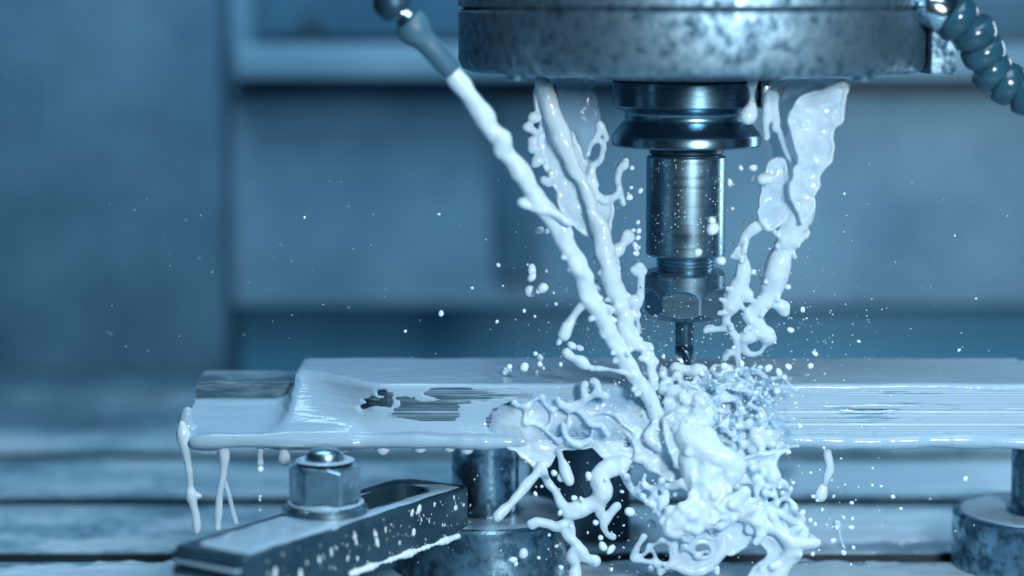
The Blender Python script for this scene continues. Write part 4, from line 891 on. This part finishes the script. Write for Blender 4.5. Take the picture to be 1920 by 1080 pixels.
hp = [(1700, -14, -44), (1748, 12, -46), (1794, 34, -46), (1826, 62, -45), (1843, 98, -43), (1859, 133, -41), (1890, 158, -41), (1925, 178, -42), (1962, 194, -44)]
HP = [P(a, b, c) for a, b, c in hp]
hs = thing('coolant_hose', 'jointed plastic coolant hose curving away from the spindle', 'hose', HP[0])
along('connector', [(0, 0), (5.2, 0), (5.6, 1), (5.6, 8), (6.4, 9), (7.6, 10.5), (8.2, 14), (8.2, 20), (7.4, 21.5), (5, 22)], HP[0] - (HP[1] - HP[0]) * .25, HP[1], BRIGHT, hs)
for i in range(2, len(HP) - 1):
    d = HP[i+1] - HP[i]; ln = np.linalg.norm(d); r = 9.2 - .10 * i
    along('hose_link', [(r * .5, -ln * .50), (r * .86, -ln * .46), (r * .97, -ln * .36), (r * 1.02, -ln * .1), (r * 1.0, ln * .18), (r * .95, ln * .36), (r * .86, ln * .47), (r * .78, ln * .52), (r * .74, ln * .8), (0, ln * .9)], HP[i], HP[i+1], HOSE, hs)

# ------------------------------------------------------------------ pillars
def pool(name, poly, z0, th, mat, parent=None, h=1.0, seed=1.0, holes=(), amp=.35, scl=9, soft=1.6, wob=1.0):
    """a puddle lying on a level face: a height field that runs out to nothing at its edge"""
    q = np.asarray(poly, float); lo, hi = q.min(0) - 2, q.max(0) + 2
    xs = np.arange(lo[0], hi[0], h); ys = np.arange(lo[1], hi[1], h); X_, Y_ = np.meshgrid(xs, ys, indexing='ij')
    m = poly_sdf(X_, Y_, q)
    for hpoly in holes: m = np.maximum(m, -poly_sdf(X_, Y_, hpoly))
    m = m + wob * (fbm2(X_, Y_, 8, 8, seed, 3) + .35)
    z = z0 - .25 + np.where(m < 0, (th + .25) * (1 - np.exp(np.minimum(m, 0) / soft)) + amp * th * fbm2(X_, Y_, scl, scl * .6, seed + 3, 3) * (1 - np.exp(np.minimum(m, 0) / soft)), 0)
    idx = np.arange(X_.size).reshape(X_.shape); ok = m < .6
    keep = ok[:-1, :-1] & ok[1:, :-1] & ok[:-1, 1:] & ok[1:, 1:]
    Q = np.stack([idx[:-1, :-1][keep], idx[1:, :-1][keep], idx[1:, 1:][keep], idx[:-1, 1:][keep]], 1)
    V = np.stack([X_, Y_, z], -1).reshape(-1, 3); used, inv = np.unique(Q, return_inverse=True)
    return mesh(name, V[used], inv.reshape(Q.shape), mat, parent, True, (q[:, 0].mean(), q[:, 1].mean(), z0))
def circle(cx, cy, r, n=48): return [(cx + r * math.cos(2 * math.pi * i / n), cy + r * math.sin(2 * math.pi * i / n)) for i in range(n)]
ZBASE = P(960, 957, 15)[2]
for px_, lab in ((910, 'stained steel support pillar on a round base beside the clamp bar'), (1958, 'stained steel support pillar on a round base cut by the picture edge')):
    c = P(px_, 957, 15); x = c[0]
    if px_ > 1000: lab = 'dark steel support pillar on a wide round base under the far plate end'
    t_ = thing('support_pillar', lab, 'pillar', (x, 15, ZT), 'pillars under the plate')
    lathe('base', [(0, ZT + .2), (38.5, ZT + .2), (39.5, ZT + 1.2), (39.5, ZBASE - 1.2), (38.3, ZBASE), (14, ZBASE)], (x, 15, 0), PILLAR, t_, 128)
    lathe('column', [(14.6, ZBASE - .2), (14.6, zbot - 1), (13.8, zbot - .1), (0, zbot - .1)], (x, 15, 0), PILLAR, t_, 96)
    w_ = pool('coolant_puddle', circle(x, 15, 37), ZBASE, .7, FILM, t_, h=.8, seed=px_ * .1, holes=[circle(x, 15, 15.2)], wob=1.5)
    w_['kind'] = 'stuff'

# dark block behind the splash, stand-in for an unidentified dark shape
ba, bb = P(992, 900, 58), P(1182, 900, 58)
rb = thing('dark_block', 'dark wet block behind the splash standing in for an unidentified dark shape', 'block', ((ba[0] + bb[0]) / 2, 78, ZT))
DARKBLK = metal('wet_dark_block', (0.018, 0.065, 0.105), (0.13, 0.25, 0.34), rough=(0.2, 0.5), scale=45, stretch=(1, 1, .35), bumps=0.3, contrast=(0.44, 0.70), met=0.5)
box('block', (ba[0], 58, ZT + .2), (bb[0], 98, zbot - 14), DARKBLK, rb, 1.5)
box('pad', (ba[0] + 6, 60, zbot - 13.9), (bb[0] - 12, 94, zbot - 3), DARKBLK, rb, 1.5)

# ------------------------------------------------------------------ clamp bar with nut
ZC = -83.0
def ground(px, py, z):                          # sketch coordinate on a level plane
    a = P(px, py, 0.0); d = a - CAM; return CAM + d * ((z - CAM[2]) / d[2])
Bc = ground(467, 1046, ZC); Cc = ground(884, 912, ZC)
ex = (Cc - Bc)[:2]; LEN = np.linalg.norm(ex); ex /= LEN; ey = np.array([-ex[1], ex[0]]); WID = 36.0; HT = 20.0
def cl2(u, v): return Bc[:2] + ex * u + ey * v      # bar coordinates: u along, v across (0 = near side)
nutc = ground(610, 962, ZC)[:2]; nu = (nutc - Bc[:2]) @ ex; nv = (nutc - Bc[:2]) @ ey
cb = thing('clamp_bar', 'dark steel clamp bar with long slot, spattered with coolant', 'clamp', (*cl2(LEN / 2, WID / 2), ZC - HT))
def bar():
    bm = bmesh.new()
    out = [(-2, 1.5), (-.5, 0), (LEN - 3, 0), (LEN - 1, 1.5), (LEN, 4), (LEN - 1, WID - 6), (LEN - 6, WID), (0, WID), (-2, WID - 2)]
    s0, s1, sv, sr = nu - 2, LEN - 21, WID / 2 + 1, 8.0
    slot = [(s1 + sr * math.cos(a), sv + sr * math.sin(a)) for a in np.linspace(-math.pi/2, math.pi/2, 14)] + [(s0 + sr * math.cos(a), sv + sr * math.sin(a)) for a in np.linspace(math.pi/2, 1.5*math.pi, 14)]
    def ring(pts, z): return [bm.verts.new((*cl2(*p), z)) for p in pts]
    o1, o2, o3, o4 = ring([(WID/2*0 + p[0] + (LEN/2 - p[0]) * .008, p[1] + (WID/2 - p[1]) * .04) for p in out], ZC), ring(out, ZC - .8), ring(out, ZC - HT + .8), ring([(p[0] + (LEN/2 - p[0]) * .008, p[1] + (WID/2 - p[1]) * .04) for p in out], ZC - HT)
    i1, i2 = ring(slot, ZC), ring(slot, ZC - HT)
    for a, b in ((o1, o2), (o2, o3), (o3, o4), (i1, i2)):
        n = len(a)
        for j in range(n): bm.faces.new((a[j], a[(j+1) % n], b[(j+1) % n], b[j]))
    for o_, i_ in ((o1, i1), (o4, i2)):
        es = []
        for r_ in (o_, i_):
            for j in range(len(r_)):
                e = bm.edges.get((r_[j], r_[(j+1) % len(r_)])) or bm.edges.new((r_[j], r_[(j+1) % len(r_)])); es.append(e)
        bmesh.ops.triangle_fill(bm, edges=es, use_beauty=True)
    bmesh.ops.recalc_face_normals(bm, faces=bm.faces)
    V = [np.array(v.co) for v in bm.verts]; bm.verts.index_update(); Fc = [tuple(v.index for v in f.verts) for f in bm.faces]; bm.free()
    return mesh('bar', V, Fc, DARKST, cb, False), slot
barobj, slot = bar()
# grooves across the near end
def obox(name, u0, u1, v0, v1, z0, z1, mat, parent, bev=.5):
    c = cl2((u0+u1)/2, (v0+v1)/2); a = math.atan2(ex[1], ex[0])
    return box(name, (c[0]-(u1-u0)/2, c[1]-(v1-v0)/2, z0), (c[0]+(u1-u0)/2, c[1]+(v1-v0)/2, z1), mat, parent, bev, a, (c[0], c[1], 0))
for k_ in range(3):
    obox('ridge', -4.5, -1.0, 2, WID - 2, ZC - 4.2 - k_ * 6, ZC - 1.2 - k_ * 6, DARKST, cb, .6)
    p_ = obox('coolant_streak', -5.0, -1.5, 2.2, WID - 2.2, ZC - 5.6 - k_ * 6, ZC - 4.0 - k_ * 6, FILM, cb, .6); p_['kind'] = 'stuff'
pl = pool('coolant_puddle', [cl2(*p) for p in ((3, 2.2), (LEN - 3.5, 2.0), (LEN - 2.5, 12), (LEN - 14, WID - 8), (LEN * .62, WID - 3), (8, WID - 3), (3, WID - 8))], ZC, .9, FILM, cb, h=.7, seed=4.4, holes=[[cl2(*p) for p in [(q[0] + (1 if q[0] > LEN - 22 else -1) * .6, q[1] + (.8 if q[1] > WID/2 else -.8)) for q in slot]]], wob=1.6)
pl['kind'] = 'stuff'
def spatter(parent, n, fn, mat=MILK, name='coolant_spatter'):
    b_ = bmesh.new(); pb = base_of(parent)
    for i in range(n):
        p, ax1, ax2, nrm = fn(i); r = .22 + 1.25 * random.random() ** 5; a = random.uniform(.8, 3.0)
        M3 = Matrix((Vector(ax1) * r, Vector(ax2) * r * a, Vector(nrm) * r * .30)).transposed().to_4x4()
        m_ = Matrix.Translation(Vector((np.array(p) - pb) * S)) @ Matrix.Diagonal((S, S, S, 1)) @ M3
        bmesh.ops.create_icosphere(b_, subdivisions=2, radius=1.0, matrix=m_)
    bmesh.ops.recalc_face_normals(b_, faces=b_.faces)
    me = bpy.data.meshes.new(name); b_.to_mesh(me); b_.free(); me.polygons.foreach_set('use_smooth', np.ones(len(me.polygons), dtype=bool))
    o = link(name, me, mat, parent); o['kind'] = 'stuff'; return o
def on_bar(i):
    u = LEN * random.betavariate(1.6, 1.1); z = ZC - 1.5 - random.random() * (HT - 3); a = random.uniform(-.5, .5)
    x_ = np.array([*ex, 0]); z_ = np.array([0, 0, 1.0]); return (np.array([*cl2(u, -.05), z]), x_ * math.cos(a) + z_ * math.sin(a), z_ * math.cos(a) - x_ * math.sin(a), np.array([*(-ey), 0]))
spatter(cb, 120, on_bar)
# coolant bead along the lower edge of the bar
q0, q1 = cl2(LEN * .42, -.2), cl2(LEN * .98, -.2)
lb = Liquid((min(q0[0], q1[0]) - 5, min(q0[1], q1[1]) - 5, ZC - HT - 5), (max(q0[0], q1[0]) + 5, max(q0[1], q1[1]) + 5, ZC - HT + 6), .5)
prev = None
for t_ in np.linspace(0, 1, 26):
    p_ = np.array([*(q0 + (q1 - q0) * t_), ZC - HT + .6]); r_ = 1.0 + .4 * math.sin(t_ * 17) + .35 * math.sin(t_ * 41 + 1)
    if prev is not None: lb.cone(prev[0], p_, prev[1], r_, 1.2)
    prev = (p_, r_)
o_ = lb.build('coolant_bead', MILK, cb, disp=.1); o_['kind'] = 'stuff'

# stud and flange nut
nt_ = thing('flange_nut', 'domed hexagonal flange nut on a threaded stud holding the clamp bar', 'nut', (*nutc, ZC))
n0 = (nutc[0], nutc[1], ZC)
lathe('flange', [(7, .6), (17.0, .6), (17.4, 1.2), (17.2, 2.8), (15.4, 4.2), (12.5, 5.4)], n0, NUTM, nt_, 96)
def hx(th, z):
    hr = 12.6 / np.cos((th + math.radians(30) + math.pi / 6) % (math.pi / 3) - math.pi / 6)
    cone = 14.6 - np.maximum(0, z - 18.2) * 1.25 - np.maximum(0, z - 20.4) * 1.5; return np.minimum(np.minimum(hr, 14.3), cone)
polar('hexagon', hx, np.concatenate([np.linspace(3.8, 18, 8), np.linspace(18.3, 22.0, 14)]), n0, NUTM, nt_, 192, True, 26)
pr = [(7.6, 21.5)]
pr += [(7.6, 23.6), (7.2, 24.6), (5.6, 25.8), (3.0, 26.4), (0, 26.5)]
lathe('stud_tip', pr, n0, NUTM, nt_, 64)
w_ = pool('coolant_ring', circle(nutc[0], nutc[1], 11.6), ZC + 22.0, .9, FILM, nt_, h=.5, seed=7.7, holes=[circle(nutc[0], nutc[1], 7.3)], wob=.6); w_['kind'] = 'stuff'
tq = Liquid((nutc[0] - 22, nutc[1] - 22, ZC - .5), (nutc[0] + 22, nutc[1] + 22, ZC + 9), .5)
for k_ in range(40):
    a, b = 2 * math.pi * k_ / 40, 2 * math.pi * (k_ + 1) / 40
    rr_ = lambda t: .8 + .7 * float(noise3(np.array([math.cos(t) * 2 + 5, math.sin(t) * 2 + 5, 1.0])))
    tq.cone(np.array([nutc[0] + 14.4 * math.cos(a), nutc[1] + 14.4 * math.sin(a), ZC + 4.6]), np.array([nutc[0] + 14.4 * math.cos(b), nutc[1] + 14.4 * math.sin(b), ZC + 4.6]), max(.15, rr_(a)), max(.15, rr_(b)), 1.0)
o_ = tq.build('coolant_ring', FILM, nt_, disp=.1); o_['kind'] = 'stuff'

# ------------------------------------------------------------------ coolant pooled on the table
def tp(px, py): return tuple(ground(px, py, ZT)[:2])
for k_, (pl_, lab) in enumerate((([(-40, 1060), (120, 1052), (350, 1052), (380, 1100), (-60, 1110)], 'pale coolant puddle on the table in front of the first slot'),
                                 ([(1290, 1062), (1500, 1050), (1700, 1050), (1990, 1062), (2000, 1110), (1290, 1110)], 'wide coolant puddle on the table below the splash and the far pillar'),
                                 ([(1180, 965), (1480, 952), (1960, 955), (1960, 1018), (1500, 1026), (1180, 1020)], 'long coolant puddle between two table slots beyond the splash'),
                                 ([(1460, 868), (1990, 862), (1990, 926), (1480, 926)], 'thin coolant puddle on the table strip behind the far pillar'),
                                 ([(820, 1062), (1000, 1055), (1240, 1045), (1280, 1075), (1000, 1110), (800, 1110)], 'coolant puddle on the table around the near pillar base'))):
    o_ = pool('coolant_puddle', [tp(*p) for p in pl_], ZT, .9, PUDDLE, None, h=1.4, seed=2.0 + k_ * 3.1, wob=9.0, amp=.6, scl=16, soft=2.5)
    tag(o_, lab, 'puddle')
print('tris', sum(len(o.data.polygons) for o in bpy.data.objects if o.type == 'MESH') * 2)
